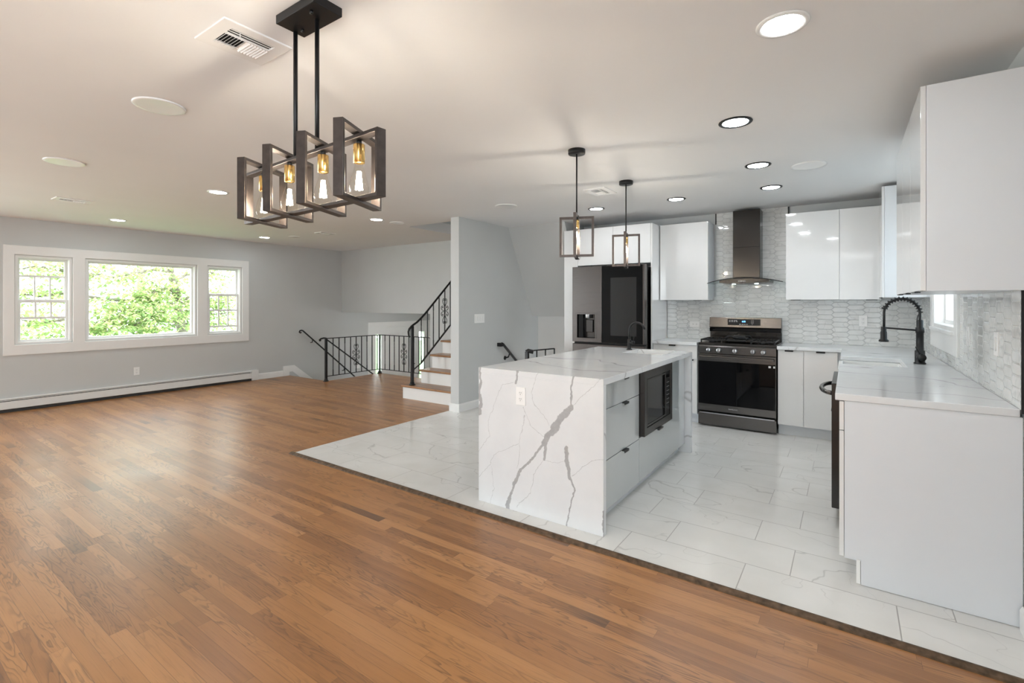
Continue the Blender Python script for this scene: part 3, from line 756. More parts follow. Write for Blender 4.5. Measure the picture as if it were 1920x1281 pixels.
for r_ in range(6):
    kb = MB()
    for c_ in range(3): kb.box(-1.1845,-1.1835,3.862+c_*.024,3.870+c_*.024,.56+r_*.033,.564+r_*.033)
    kb.build('keypad_row', M['print'], cp)
bx(-1.1845,-1.183,3.852,3.925,.765,.79).build('clock_window', M['blackglass'], cp)
bx(-1.181,-1.165,3.62,3.72,.400,.412).build('door_latch', M['black'], mw)
# island sink and tap
sk = thing('island_sink', 'small white undermount prep sink in the far end of the island', 'sink', (-1.48,4.3,.75))
def basin(mb, x0,x1,y0,y1,zt,zb,t=.012):
    mb.slab('z',[x0-t,x0,x1,x1+t],[y0-t,y0,y1,y1+t],lambda u,v: not(x0<u<x1 and y0<v<y1),zb,zt)
    mb.box(x0-t,x1+t,y0-t,y1+t,zb-t,zb); return mb
basin(MB(),SKI[0]+.004,SKI[1]-.004,SKI[2]+.004,SKI[3]-.004,.8795,.72).build('basin', M['sink'], sk, bevel=.003)
MB().lathe([(.04,0),(.04,.004),(.025,.002)],(-1.48,4.3,.7205),16).build('drain', M['steel'], sk)
fc = thing('bar_faucet', 'slim black gooseneck tap on the far end of the island', 'faucet', (-1.70,4.395,.917))
MB().lathe([(.028,0),(.028,.006),(.02,.009),(.0175,.012),(.0175,.09),(.013,.10)],(-1.70,4.395,.917),16).build('base', M['black'], fc)
arc = [(-1.70,4.395,1.0),(-1.70,4.395,1.08)]
for k in range(0,15):
    a = PI - PI*.93*k/14; arc.append((-1.625+.075*math.cos(a),4.395,1.095+.078*math.sin(a)))
MB().tube(arc,.0105,10).build('spout', M['black'], fc)
hd = MB().lathe([(.016,0),(.016,.05)],(-1.700,4.395,.985),14,'x').build('handle', M['black'], fc)
MB().tube([(-1.66,4.395,.99),(-1.655,4.395,1.05)],.004,8).build('lever', M['black'], hd)

# outlets and switches --------------------------------------------------
def plate(name, label, cat, c, n, horiz, kind, gang=1, group=None, mat=None):
    """c centre on the wall; n = outward normal axis ('+x','-x','-y'); kind outlet / rocker"""
    t = thing(name, label, cat, c, group=group)
    w, h = (.046*gang+.026, .117)
    if horiz: w, h = h, w
    def B(u0,u1,d0,d1,v0,v1):
        x,y,z = c
        if n == '-y': return bx(x+u0,x+u1,y-d1,y-d0,z+v0,z+v1)
        if n == '+x': return bx(x+d0,x+d1,y+u0,y+u1,z+v0,z+v1)
        if n == '-x': return bx(x-d1,x-d0,y+u0,y+u1,z+v0,z+v1)
    p = B(-w/2,w/2,-.001,.006,-h/2,h/2).build('plate', M['plastic'], t, bevel=.002)
    for gk in range(gang):
        off = (gk-(gang-1)/2)*.046
        if kind == 'outlet':
            for s in (-1,1):
                cu, cv = (s*.02, off) if horiz else (off, s*.02)
                q = B(cu-.0155,cu+.0155,.006,.008,cv-.0145,cv+.0145).build('socket', M['plastic'], t, bevel=.004)
                sl = MB()
                for a in (-.006,.006):
                    e = B(cu-.004,cu+.004,.0078,.0086,cv+a-.001,cv+a+.001) if horiz else B(cu+a-.001,cu+a+.001,.0078,.0086,cv-.001,cv+.008)
                    sl.add(e.v, e.f)
                e = B(cu+.007,cu+.011,.0078,.0086,cv-.002,cv+.002) if horiz else B(cu-.002,cu+.002,.0078,.0086,cv-.010,cv-.006)
                sl.add(e.v, e.f)
                sl.build('slot', M['darkslot'], q)
        else:
            a = (off-.0165,off+.0165,.006,.009,-.033,.033)
            if horiz: a = (-.033,.033,.006,.009,off-.0165,off+.0165)
            B(*a).build('rocker', M['plastic'], t, bevel=.002)
    return t
plate('power_outlet','white double outlet on the veined end of the island','outlet',(-1.735,2.60,.757),'-y',False,'outlet')
plate('power_outlet','white outlet mounted sideways on the tile left of the range','outlet',(-1.548,YB-.010,1.098),'-y',True,'outlet')
plate('power_outlet','white outlet on the tile between the range and the sink corner','outlet',(.128,YB-.010,1.172),'-y',False,'outlet')
plate('power_outlet','white outlet on the grey wall above the baseboard heater','outlet',(XW,2.695,.355),'+x',False,'outlet')
plate('light_switch','white switch plate behind the black spring faucet','switch',(XE-.010,5.98,1.15),'-x',False,'rocker')
plate('light_switch','white switch plate on the side tile just right of the kitchen window','switch',(XE-.010,3.905,1.16),'-x',False,'rocker')
plate('light_switch','white switch plate on the side tile nearest the counter end','switch',(XE-.010,3.245,1.162),'-x',False,'rocker')
plate('light_switch','four-gang white switch plate on the grey stair wall','switch',(-3.965,4.957,1.155),'+x',False,'rocker',4)
plate('light_switch','white switch plate beside the front door behind the railing','switch',(XW,6.60,.02),'+x',False,'rocker',2)

# ------------------------------------------------------------------ cabinets along the back wall
YF = 5.63      # base door faces
def base_cab(label, x0, x1, fronts, name='base_cabinet'):
    t = thing(name, label, 'cabinet', ((x0+x1)/2,5.9,.1))
    bx(x0,x1,YF+.02,YB-.012,.11,.882).build('body', M['carcass'], t)
    bx(x0,x1,YF+.075,YF+.09,.004,.11).build('toe_kick', M['carcass'], t)
    for nm,a,b_,z0,z1,hx in fronts:
        d = bx(a+.0015,b_-.0015,YF,YF+.019,z0,z1).build(nm, M['gloss'], t, bevel=.0012)
        if hx is not None: hpull(d,(hx,YF,z1-.001),(1,0,0),(0,-1,0),.075)
    return t
base_cab('white gloss cabinet with a drawer between the refrigerator and the range', -1.885,-1.385,[('drawer',-1.885,-1.385,.728,.879,-1.66),('door',-1.885,-1.385,.118,.724,-1.46)])
base_cab('narrow white gloss cabinet directly right of the range', -.592,-.364,[('door',-.592,-.364,.118,.879,-.49)])
base_cab('white gloss cabinet between the narrow one and the sink corner', -.364,-.055,[('door',-.364,-.08,.118,.879,-.22)])
# right run
XF = -.035
def side_cab(label, y0, y1, fronts, end=False, zt=.882):
    t = thing('base_cabinet', label, 'cabinet', (.25,(y0+y1)/2,.1))
    bx(XF+.02,XE-.012,y0+(.018 if end else 0),y1,.11,zt).build('body', M['carcass'], t)
    bx(XF+.085,XF+.10,y0+.02,y1,.004,.11).build('toe_kick', M['carcass'], t)
    if end:
        MB().prism([(XF+.021,.124),(XF+.086,.124),(XF+.086,.006),(.598,.006),(.598,.882),(XF+.021,.882)],'y',y0,y0+.018).build('end_panel', M['carcass'], t, bevel=.001)
        bx(XF+.068,XF+.084,y0+.012,y0+.06,.004,.118).build('leveling_leg', M['plastic'], t)
    for nm,a,b_,z0,z1,hy in fronts:
        d = bx(XF,XF+.019,a+.0015,b_-.0015,z0,z1).build(nm, M['gloss'], t, bevel=.0012)
        if hy is not None: hpull(d,(XF,hy,z1-.001),(0,1,0),(-1,0,0),.09)
    return t
side_cab('white end cabinet, its plain side facing the wood floor at lower right', 2.862,3.50,[('drawer',2.862,3.50,.740,.879,None),('door',2.862,3.50,.124,.735,None)], True)
side_cab('white cabinet under the kitchen sink past the dishwasher', 4.16,4.95,[('door',4.16,4.555,.124,.668,None),('door',4.555,4.95,.124,.668,None)], zt=.66)
side_cab('white corner cabinet past the sink', 4.95,5.63,[('door',4.95,5.60,.124,.879,None)])
dw = thing('dishwasher', 'dark stainless dishwasher with a curved bar handle seen edge-on', 'dishwasher', (.2,3.83,.1))
bx(XF+.02,XE-.03,3.515,4.145,.10,.878).build('body', M['black'], dw)
dd = bx(-.082,-.013,3.52,4.14,.115,.872).build('door', M['bss_dark'], dw, bevel=.004)
hb = []
for k in range(17):
    u = k/16; hb.append((-.082-.062*math.sin(PI*u)**.5, 3.60+.46*u, .80))
MB().tube(hb,.014,8).build('handle', M['bss'], dd)
bx(-.0845,-.0815,3.53,4.13,.70,.707).build('door_seam', M['darkslot'], dd)
bx(XF+.085,XF+.10,3.51,4.15,.004,.10).build('toe_kick', M['black'], dw)

# worktops
SK = (-.062,.335,4.27,4.87)
wt = MB().slab('z',[-.597,-.052,SK[1],XE-.011],[2.855,SK[2],SK[3],5.60,YB-.011], lambda u,v: (u>-.052 or v>5.60) and not (u<SK[1] and SK[2]<v<SK[3]), .883,.917)
tag(wt.build('worktop', M['quartz'], None, bevel=.004), 'L-shaped white quartz worktop running from the range past the sink to the open end', 'worktop')
tag(bx(-1.885,-1.383,5.60,YB-.011,.883,.917).build('worktop', M['quartz'], None, bevel=.003), 'short white quartz worktop left of the range', 'worktop')
ks = thing('kitchen_sink', 'white apron-front sink set in the worktop below the spring faucet', 'sink', (.14,4.57,.68))
basin(MB(),SK[0]+.03,SK[1]-.008,SK[2]+.016,SK[3]-.016,.8825,.69,.014).build('basin', M['sink'], ks, bevel=.004)
bx(SK[0],SK[0]+.018,SK[2]+.002,SK[3]-.002,.685,.878).build('apron', M['sink'], ks, bevel=.004)
MB().lathe([(.045,0),(.045,.004),(.03,.002)],(.14,4.57,.6905),16).build('drain', M['steel'], ks)

# spring faucet
sf = thing('spring_faucet', 'tall black spring-coil faucet behind the kitchen sink', 'faucet', (.43,4.585,.917))
FX, FY = .43, 4.585
MB().lathe([(.036,0),(.036,.008),(.030,.010),(.030,.095),(.0225,.098),(.0225,.225),(.026,.227),(.026,.262),(.020,.264),(.020,.315),(.012,.32)],(FX,FY,.917),20).build('body', M['black'], sf)
hp = [(FX,FY,1.20),(FX,FY,1.25)]
cx_, rx_, rz_ = (FX+.223)/2, (FX-.223)/2, .105
for k in range(25):
    a = PI*k/24; hp.append((cx_+rx_*math.cos(a),FY,1.285+rz_*math.sin(a)))
hp += [(.223,FY,1.25),(.223,FY,1.17)]
MB().tube(hp,.0085,10).build('hose', M['black'], sf)
co = []; T = 14; N = T*14
path = [(FX,FY,1.235)] + [(cx_+rx_*math.cos(PI*.90*k/60),FY,1.285+rz_*math.sin(PI*.90*k/60)) for k in range(61)]
pv = [Vector(p) for p in path]
for k in range(N+1):
    f = k/N*(len(pv)-1); i = min(int(f),len(pv)-2); p = pv[i].lerp(pv[i+1],f-i); t = (pv[i+1]-pv[i]).normalized()
    u = t.cross(Vector((0,1,0))).normalized(); a = 2*PI*T*k/N
    co.append(p + (u*math.cos(a)+Vector((0,1,0))*math.sin(a))*.0155)
MB().tube(co,.0032,6).build('spring_coil', M['black'], sf)
MB().lathe([(.015,0),(.019,.004),(.019,.014),(.012,.018)],(.226,FY,1.313),14).build('coil_collar', M['black'], sf)
hd_ = MB().lathe([(.031,0),(.031,.012),(.021,.020),(.020,.075),(.017,.078),(.017,.112),(.009,.114)],(.221,FY,1.068),18).build('spray_head', M['black'], sf)
bx(.236,.247,FY-.006,FY+.006,1.095,1.135).build('spray_button', M['steel'], hd_, bevel=.002)
MB().tube([(.235,FY,1.172),(FX-.02,FY,1.160)],.0065,8).build('support_arm', M['black'], sf)
hk = MB().lathe([(.026,0),(.026,.05)],(FX+.004,FY-.078,.968),18,'y').build('handle', M['black'], sf)
MB().tube([(FX-.004,FY-.07,.985),(FX-.03,FY-.075,1.045)],.005,8).build('lever', M['black'], hk)

# ------------------------------------------------------------------ upper cabinets
def upper(label, x0, x1, doors, y0=5.86, z0=1.392, z1=2.30):
    t = thing('wall_cabinet', label, 'cabinet', ((x0+x1)/2,6.0,z0))
    bx(x0,x1,y0+.02,YB-(.012 if z0<1.5 else 0),z0,z1).build('body', M['carcass'], t, bevel=.001)
    for a,b_,hx in doors:
        d = bx(a+.0015,b_-.0015,y0,y0+.019,z0+.001,z1).build('door', M['gloss'], t, bevel=.0012)
        if hx is not None:
            MB().bar((hx-.045,y0+.004,z0-.003),(hx+.045,y0+.004,z0-.003),.022,.005,side=(0,1,0)).build('handle', M['black'], d)
    return t
upper('white gloss wall cabinet left of the range hood', -1.878,-1.322,[(-1.878,-1.322,-1.44)])
upper('white gloss wall cabinet directly right of the range hood', -.540,-.070,[(-.540,-.070,-.45)])
upper('white gloss wall cabinet between the hood-side one and the corner', -.070,.262,[(-.070,.262,.19)])
upper('white gloss double cabinet over the refrigerator', -2.855,-1.905,[(-2.855,-2.378,None),(-2.378,-1.905,None)], 5.60,1.835,2.30)
def side_upper(label, y0, y1, z0, z1, doors, xf=.262):
    t = thing('wall_cabinet', label, 'cabinet', (.43,(y0+y1)/2,z0))
    bx(xf+.02,XE-.001,y0,y1,z0,z1).build('body', M['carcass'], t, bevel=.001)
    for a,b_ in doors:
        d = bx(xf,xf+.019,a+.0015,b_-.0015,z0+.001,z1).build('door', M['gloss'], t, bevel=.0012)
        hy = (a+b_)/2
        MB().bar((xf+.004,hy-.06,z0-.003),(xf+.004,hy+.06,z0-.003),.022,.005,side=(1,0,0)).build('handle', M['black'], d)
    return t
side_upper('white wall cabinet nearest the camera, its plain side filling the upper right', 2.774,3.62,1.412,2.312,[(2.774,3.199),(3.199,3.62)])
side_upper('white wall cabinet behind the nearest one, beside the kitchen window', 3.62,4.045,1.412,2.312,[(3.62,4.045)])
side_upper('taller white wall cabinet in the corner past the kitchen window', 5.412,5.858,1.408,2.395,[(5.412,5.858)], .247)
# tall panels of the refrigerator niche
tag(bx(-1.903,-1.886,5.60,YB-.001,.004,2.30).build('refrigerator_surround', M['gloss'], None, bevel=.001), 'tall white side panel right of the refrigerator', 'surround')
tag(bx(-3.055,-2.857,5.60,YB-.001,.004,2.30).build('refrigerator_surround', M['gloss'], None, bevel=.001), 'wide white tall panel left of the refrigerator', 'surround')

# ------------------------------------------------------------------ refrigerator
fr = thing('refrigerator', 'black stainless refrigerator with a water dispenser and a dark glass right door', 'refrigerator', (-2.34,5.7,0))
FYD = 5.33
bx(-2.785,-1.925,FYD+.095,6.10,.03,1.785).build('body', M['bss_dark'], fr, bevel=.004)
DL = (-2.742,-2.476,.92,1.236)
ld = MB().slab('y',[-2.795,DL[0],DL[1],-2.406],[.885,DL[2],DL[3],1.80],lambda x,z: not(DL[0]<x<DL[1] and DL[2]<z<DL[3]),FYD,FYD+.085).build('door', M['bss_fridge'], fr, bevel=.004)
lab(ld,'left door with the water dispenser')
ds = bx(DL[0]-.002,DL[1]+.002,FYD+.07,FYD+.084,DL[2]-.002,DL[3]+.002).build('dispenser_back', M['bss_dark'], ld)
MB().slab('y',[DL[0]-.004,DL[0]+.014,DL[1]-.014,DL[1]+.004],[DL[2]-.004,DL[2]+.016,DL[3]-.016,DL[3]+.004],lambda x,z: not(DL[0]+.014<x<DL[1]-.014 and DL[2]+.016<z<DL[3]-.016),FYD-.004,FYD+.01).build('dispenser_frame', M['bss_fridge'], ld, bevel=.002)
bx(DL[0]+.01,DL[0]+.085,FYD+.02,FYD+.075,DL[2]+.012,DL[3]-.012).build('dispenser_side', M['blackglass'], ld)
MB().lathe([(.036,0),(.040,.01),(.040,.05),(.040,.055)],(-2.60,FYD+.04,1.172),18).build('dispenser_spout', M['steel'], ld)
bx(-2.635,-2.545,FYD+.05,FYD+.062,1.0,1.155).build('dispenser_paddle', M['bss_dark'], ld, bevel=.008)
rd = bx(-2.400,-1.886,FYD,FYD+.085,.885,1.80).build('door', M['bss_fridge'], fr, bevel=.004); lab(rd,'right door faced with dark mirrored glass')
bx(-2.398,-1.905,FYD-.006,FYD+.002,.890,1.796).build('door_glass', M['blackglass'], rd)
bx(-2.29,-1.975,FYD-.0068,FYD-.005,.975,1.655).build('viewing_window', M['display'], rd)
dz = bx(-2.795,-1.886,FYD+.004,FYD+.085,.47,.862).build('drawer', M['bss_fridge'], fr, bevel=.004)
bx(-2.795,-1.886,FYD+.004,FYD+.085,.05,.463).build('drawer', M['bss_fridge'], fr, bevel=.004)
bx(-2.78,-1.9,FYD+.03,FYD+.09,.862,.886).build('grip_recess', M['darkslot'], fr)
bx(-2.55,-2.36,FYD+.05,FYD+.16,1.785,1.812).build('hinge_cover', M['black'], fr, bevel=.004)
for x in (-2.70,-2.0): MB().cyl((x,5.55,.004),.02,.03,12).build('foot', M['rubber'], fr)

# ------------------------------------------------------------------ range
rg = thing('gas_range', 'black stainless gas range with five knobs in the back wall run', 'stove', (-.987,5.9,0))
RX0, RX1, RY = -1.368, -.602, 5.60
bx(RX0+.004,RX1-.004,RY+.045,6.15,.03,.90).build('body', M['bss_dark'], rg)
bx(RX0,RX1,RY+.02,6.12,.895,.922).build('cooktop', M['bss_dark'], rg, bevel=.006)
MB().prism([(RY+.006,.806),(RY+.05,.806),(RY+.05,.899),(RY+.022,.899),(RY+.006,.885)],'x',RX0,RX1).build('control_panel', M['bss'], rg, bevel=.002)
for k in range(5):
    x = (-1.258,-1.155,-.992,-.818,-.720)[k]
    kb = MB().lathe([(.026,0),(.026,-.006),(.022,-.010),(.021,-.030),(.018,-.032)],(x,RY+.008,.845),20,'y').build('knob', M['steel'], rg)
    bx(x-.003,x+.003,RY-.027,RY-.022,.828,.864).build('knob_grip', M['darkslot'], kb)
od = bx(RX0,RX1,RY,RY+.045,.178,.798).build('oven_door', M['bss'], rg, bevel=.003)
bx(RX0+.006,RX1-.006,RY-.004,RY+.002,.252,.722).build('oven_glass', M['blackglass'], od)
hh = MB(); hh.bar((RX0+.02,RY-.035,.766),(RX1-.02,RY-.035,.766),.014,.030,side=(0,1,0))
hh.build('handle', M['bss'], od, bevel=.005)
for x in (RX0+.05,RX1-.05): bx(x-.012,x+.012,RY-.032,RY+.002,.756,.776).build('handle_bracket', M['bss_dark'], od)
for a,b_ in ((-.672,-.650),(-.628,-.612)): bx(a,b_,RY-.0055,RY-.0035,.688,.708).build('sticker', M['sticker'], od)
dwr = bx(RX0,RX1,RY+.004,RY+.05,.022,.150).build('storage_drawer', M['bss'], rg, bevel=.003)
bx(RX0+.015,RX1-.015,RY-.006,RY+.01,.148,.158).build('drawer_lip', M['steel'], dwr)
for x in (RX0+.06,RX1-.06):
    for y in (RY+.1,6.05): MB().cyl((x,y,.004),.018,.03,12).build('foot', M['rubber'], rg)
# grates and griddle
for nm,(a,b_) in (('left',(RX0+.02,-1.135)),('right',(-.840,RX1-.02))):
    gr = MB(); z = .951
    for x in (a,b_): gr.bar((x,RY+.055,z),(x,6.03,z),.012,.014)
    for y in (RY+.055,5.83,6.03): gr.bar((a,y,z),(b_,y,z),.012,.014)
    for k in range(1,6):
        x = a+(b_-a)*k/6; gr.bar((x,RY+.055,z),(x,6.03,z),.008,.012)
    for x in (a,b_):
        for y in (RY+.055,6.03): gr.box(x-.006,x+.006,y-.006,y+.006,.9215,z)
    gr.build('grate', M['black'], rg)
    bc = MB()
    for y in (5.74,5.93): bc.lathe([(.045,0),(.045,.012),(.03,.014),(.03,.020)],((a+b_)/2,y,.9215),18)
    bc.build('burner', M['black'], rg)
gd = MB().slab('z',[-1.125,-1.11,-.865,-.850],[RY+.05,RY+.065,6.02,6.035],lambda x,y: True,.945,.957).build('griddle', M['black'], rg, bevel=.003)
gh = MB(); gh.tube([(-1.09,RY+.07,.935),(-1.09,RY+.04,.985),(-1.07,RY+.045,.998),(-.905,RY+.045,.998),(-.885,RY+.04,.985),(-.885,RY+.07,.935)],.007,8)
gh.tube([(-1.09,6.0,.955),(-1.07,6.0,.985),(-.905,6.0,.985),(-.885,6.0,.955)],.007,8)
gh.build('griddle_handle', M['black'], gd)
MB().lathe([(.075,0),(.085,.012),(.08,.02)],(-.98,5.88,.957),20).build('griddle_pan', M['black'], gd)
# backguard
bg_ = MB().prism([(6.085,1.068),(6.075,1.075),(6.085,1.19),(6.16,1.19),(6.16,.92),(6.125,.92),(6.115,1.02),(6.115,1.068)],'x',RX0+.012,RX1).build('backguard', M['bss'], rg, bevel=.003)
bx(RX0+.014,RX1-.002,6.072,6.12,1.024,1.066).build('vent_slot', M['blackglass'], bg_, bevel=.004)
dp = bx(-1.153,-.811,6.072,6.09,1.101,1.172).build('control_display', M['display'], bg_)
def text_mesh(name, s, size, loc, rot, mat, parent, ext=.0006, align='CENTER'):
    cu = bpy.data.curves.new(name,'FONT'); cu.body = s; cu.size = size; cu.extrude = ext; cu.align_x = align; cu.align_y = 'CENTER'
    to = bpy.data.objects.new(name, cu); C.objects.link(to)
    dg = bpy.context.evaluated_depsgraph_get(); me = bpy.data.meshes.new_from_object(to.evaluated_get(dg))
    bpy.data.objects.remove(to); me.materials.clear(); me.materials.append(mat)
    o = bpy.data.objects.new(name, me); C.objects.link(o); o.parent = parent
    p = parent; off = Vector((0,0,0))
    while p: off += p.location; p = p.parent
    o.location = Vector(loc)-off; o.rotation_euler = rot; return o
text_mesh('clock_digits','6:35',.022,(-.982,6.0712,1.145),(PI/2,0,0),M['clock'],dp)
for r_,(z,xs) in enumerate(((1.155,(-1.13,-1.105,-1.08,-1.06)),(1.142,(-1.13,-1.105,-1.08,-1.055)),(1.113,(-1.02,-.995,-.972,-.948)))):
    kb = MB()
    for x in xs: kb.box(x-.008,x+.008,6.0708,6.0722,z-.003,z+.003)
    kb.build('key_row', M['print'], dp)
for r_ in range(4):
    text_mesh('keypad_row',('1 2 3','4 5 6','7 8 9','  0  ')[r_],.014,(-.893,6.0714,1.158-r_*.0145),(PI/2,0,0),M['print'],dp,.0003)
text_mesh('brand_lettering','SAMSUNG',.020,(-1.01,RY-.0006,.214),(PI/2,0,0),M['print'],od,.0008)

# ------------------------------------------------------------------ range hood
hdn = thing('range_hood', 'dark stainless chimney hood with a curved glass canopy over the range', 'range hood', (-.94,6.0,1.57))
bx(-1.077,-.799,5.96,YB-.012,1.60,2.405).build('chimney', M['bss_dark'], hdn, bevel=.004)
bx(-1.0765,-.7995,5.955,YB-.013,1.985,1.988).build('chimney_seam', M['darkslot'], hdn)
def arcz(x, h): return 1.575 + h*(1-((x+.94)/.385)**2)
mb = MB(); n = 24; vs = []; fs = []
for i in range(n+1):
    x = -1.19+.50*i/n
    zt = arcz(x,.055); zb = max(1.565, zt-.055+.012*(abs(x+.94)/.25)); zb = 1.578+.012*((x+.94)/.25)**2 - .006
    for (y,z) in ((5.80,zb),(5.80,zt),(YB-.012,zt),(YB-.012,zb)): vs.append((x,y,z))
for i in range(n):
    for j in range(4): fs.append((i*4+j,i*4+(j+1)%4,(i+1)*4+(j+1)%4,(i+1)*4+j))
fs += [(0,1,2,3),tuple(n*4+j for j in (3,2,1,0))]
mb.add(vs,fs).build('body', M['bss_dark'], hdn)
mb = MB(); vs = []; fs = []
for i in range(n+1):
    x = -1.318+.756*i/n; z = arcz(x,.055)+.002
    yn = 5.73+.07*((x+.94)/.38)**2
    for (y,zz) in ((yn,z),(yn,z+.006),(YB-.014,z+.006),(YB-.014,z)): vs.append((x,y,zz))
for i in range(n):
    for j in range(4): fs.append((i*4+j,i*4+(j+1)%4,(i+1)*4+(j+1)%4,(i+1)*4+j))
fs += [(0,1,2,3),tuple(n*4+j for j in (3,2,1,0))]
gc_ = mb.add(vs,fs).build('glass_canopy', M['hoodglass'], hdn)
MB().tube([(-1.318+.756*i/n, 5.73+.07*((-1.318+.756*i/n+.94)/.38)**2-.001, arcz(-1.318+.756*i/n,.055)+.005) for i in range(n+1)],.0042,6).build('glass_rim', M['black'], gc_)
for k in range(5): bx(-.990+k*.016-.004,-.990+k*.016+.004,5.797,5.801,1.594,1.602).build('button', M['sticker'], hdn)
for x in (-1.06,-.83): MB().lathe([(.020,0),(.020,-.005)],(x,5.93,1.573),16).build('lamp', M['hoodlens'], hdn)

# ------------------------------------------------------------------ ceiling fittings
def disc_light(loc, label, dark, group, first={}):
    key = dark
    if key not in first:
        t = thing('recessed_light', label, 'ceiling light', loc, group=group)
        MB().lathe([(.070,.004),(.090,.004),(.093,-.002),(.090,-.006),(.076,-.007),(.070,-.003)],(loc[0],loc[1],loc[2]-.001),40).build('trim_ring', M['black'] if dark else M['plastic'], t)
        MB().lathe([(.0001,-.004),(.0705,-.004),(.0705,.002)],(loc[0],loc[1],loc[2]-.001),36).build('lens', M['lens'], t)
        first[key] = t; return t
    return dup(first[key], loc, label, group)
KD = [((-.547,3.104),'black-ringed recessed light nearest the camera in the row along the cabinets'),((-.574,4.173),'black-ringed recessed light second from the camera in the right-hand row'),
      ((-.583,5.040),'black-ringed recessed light nearest the range hood on its right'),((-1.452,5.056),'black-ringed recessed light above the range, left of the hood'),((-2.348,5.058),'black-ringed recessed light in front of the refrigerator')]
for (x,y),l in KD: disc_light((x,y,ZC),l,True,'recessed lights over the kitchen')
LD = [((-.207,2.116),'large white-ringed recessed light at the upper right of the ceiling'),((-4.991,2.216),'white recessed light left of the chandelier over the wood floor'),((-7.739,2.226),'white recessed light above the picture window'),
      ((-4.965,4.104),'white recessed light toward the stairs, right of the chandelier'),((-7.806,4.173),'small white recessed light in the far left corner of the ceiling'),((-2.2,-1.2),None),((-5.2,-.6),None)]
for (x,y),l in LD:
    if l: disc_light((x,y,ZC),l,False,'recessed lights over the living area')
def speaker(x, y, label, r=.12):
    t = thing('ceiling_speaker', label, 'speaker', (x,y,ZC), group='round ceiling speakers')
    MB().lathe([(r-.018,.003),(r,.003),(r+.002,-.003),(r-.004,-.007),(r-.018,-.006)],(x,y,ZC-.001),40).build('rim', M['plastic'], t)
    MB().lathe([(.0001,-.004),(r-.017,-.004),(r-.017,.002)],(x,y,ZC-.001),36).build('grille', M['grille'], t)
speaker(-3.071,1.066,'round ceiling speaker left of the square ceiling vent')
speaker(-4.881,1.078,'round ceiling speaker farther left toward the window wall')
speaker(-.251,4.398,'round ceiling speaker right of the kitchen recessed lights')
speaker(-3.10,4.35,'round ceiling speaker above the stair wall and island')
speaker(-4.937,4.427,'round ceiling speaker next to the recessed light by the stairs', .10)
speaker(-7.35,4.42,'round ceiling speaker in the far corner beside a recessed light', .09)
def vent(x, y, w, h, label, cross):
    t = thing('ceiling_vent', label, 'vent', (x,y,ZC))
    z = ZC
    fw = .05 if w < .3 else .04
    MB().slab('z',[x-w/2,x-w/2+fw,x+w/2-fw,x+w/2],[y-h/2,y-h/2+fw,y+h/2-fw,y+h/2],lambda u,v: not(abs(u-x)<w/2-fw and abs(v-y)<h/2-fw),z-.007,z+.001).build('frame', M['plastic'], t, bevel=.002)
    bx(x-w/2+fw-.002,x+w/2-fw+.002,y-h/2+fw-.002,y+h/2-fw+.002,z-.0005,z+.002).build('duct', M['darkslot'], t)
    a0,a1,b0,b1 = x-w/2+fw,x+w/2-fw,y-h/2+fw,y+h/2-fw
    n = cross
    lo = MB()
    if h >= w:
        # long slots along one side, short cross blades in two banks beside them
        e = a0+(a1-a0)*.66
        for k in range(3):
            xx = e+(a1-e)*(k+.45)/3; lo.bar((xx,b0,z-.004),(xx,b1,z-.004),.006,.0015)
        lo.bar((e,b0,z-.004),(e,b1,z-.004),.008,.006)
        lo.bar((a0+.006,b0,z-.004),(a0+.006,b1,z-.004),.012,.006)
        ym = (b0+b1)/2
        for k in range(n):
            yy = b0+(b1-b0)*(k+.5)/n; sg = 1 if yy < ym else -1
            u = .0055; w_ = .0055*sg
            q = [(a0,yy-u,z-.006-w_),(e,yy-u,z-.006-w_),(e,yy+u,z-.006+w_),(a0,yy+u,z-.006+w_)]
            lo.add(q+[(x_,y_,z_+.0014) for x_,y_,z_ in q],[(0,3,2,1),(4,5,6,7),(0,1,5,4),(1,2,6,5),(2,3,7,6),(3,0,4,7)])
    else:
        for k in range(n):
            xx = a0+(a1-a0)*(k+.5)/n; lo.bar((xx,b0,z-.004),(xx,b1,z-.004),.010,.002)
    lo.build('louver', M['plastic'], t)
    MB().tube([(x+w/2-fw-.006,y-.05,z-.006),(x+w/2-fw-.006,y-.05,z-.022)],.002,6).build('lever', M['plastic'], t)
vent(-2.037,1.005,.25,.27,'square white ceiling vent beside the chandelier canopy',14)
vent(-6.63,1.53,.20,.30,'white ceiling vent nearest the window wall',10)
vent(-1.95,4.29,.22,.30,'white ceiling vent between the two island pendants',10)
vent(-6.60,4.47,.18,.26,'small white ceiling vent far back above the landing',8)

# bulbs: clear pear shape with a glowing filament and its lamp
def bulb(parent, c, local, energy, s=1.0):
    x,y,z = c    # c = bottom of socket
    prof = [(.013,0),(.0135,-.012),(.018,-.03),(.026,-.055),(.0315,-.080),(.031,-.098),(.024,-.113),(.012,-.121),(.0005,-.123)]
    b = MB().lathe([(r*s,h*s) for r,h in prof],(x,y,z),20).build('bulb', M['bulbglass'], parent, local=local)
    f = MB()
    for k in range(4):
        a = PI/4+k*PI/2
        f.tube([(x+.004*math.cos(a),y+.004*math.sin(a),z-.030*s),(x+.010*math.cos(a),y+.010*math.sin(a),z-.092*s)],.0032,6)
    f.build('filament', M['filament'], b, local=local) if local else f.build('filament', M['filament'], b)
    l = bpy.data.lights.new('bulb_glow','POINT'); l.energy = energy; l.color = (1,.935,.855); l.shadow_soft_size = .014
    lo = bpy.data.objects.new('bulb_glow', l); C.objects.link(lo); lo.parent = b
    off = Vector((0,0,0)); p = b
    if not local:
        while p: off += p.location; p = p.parent
    lo.location = Vector((x,y,z-.062*s))-off
    return b
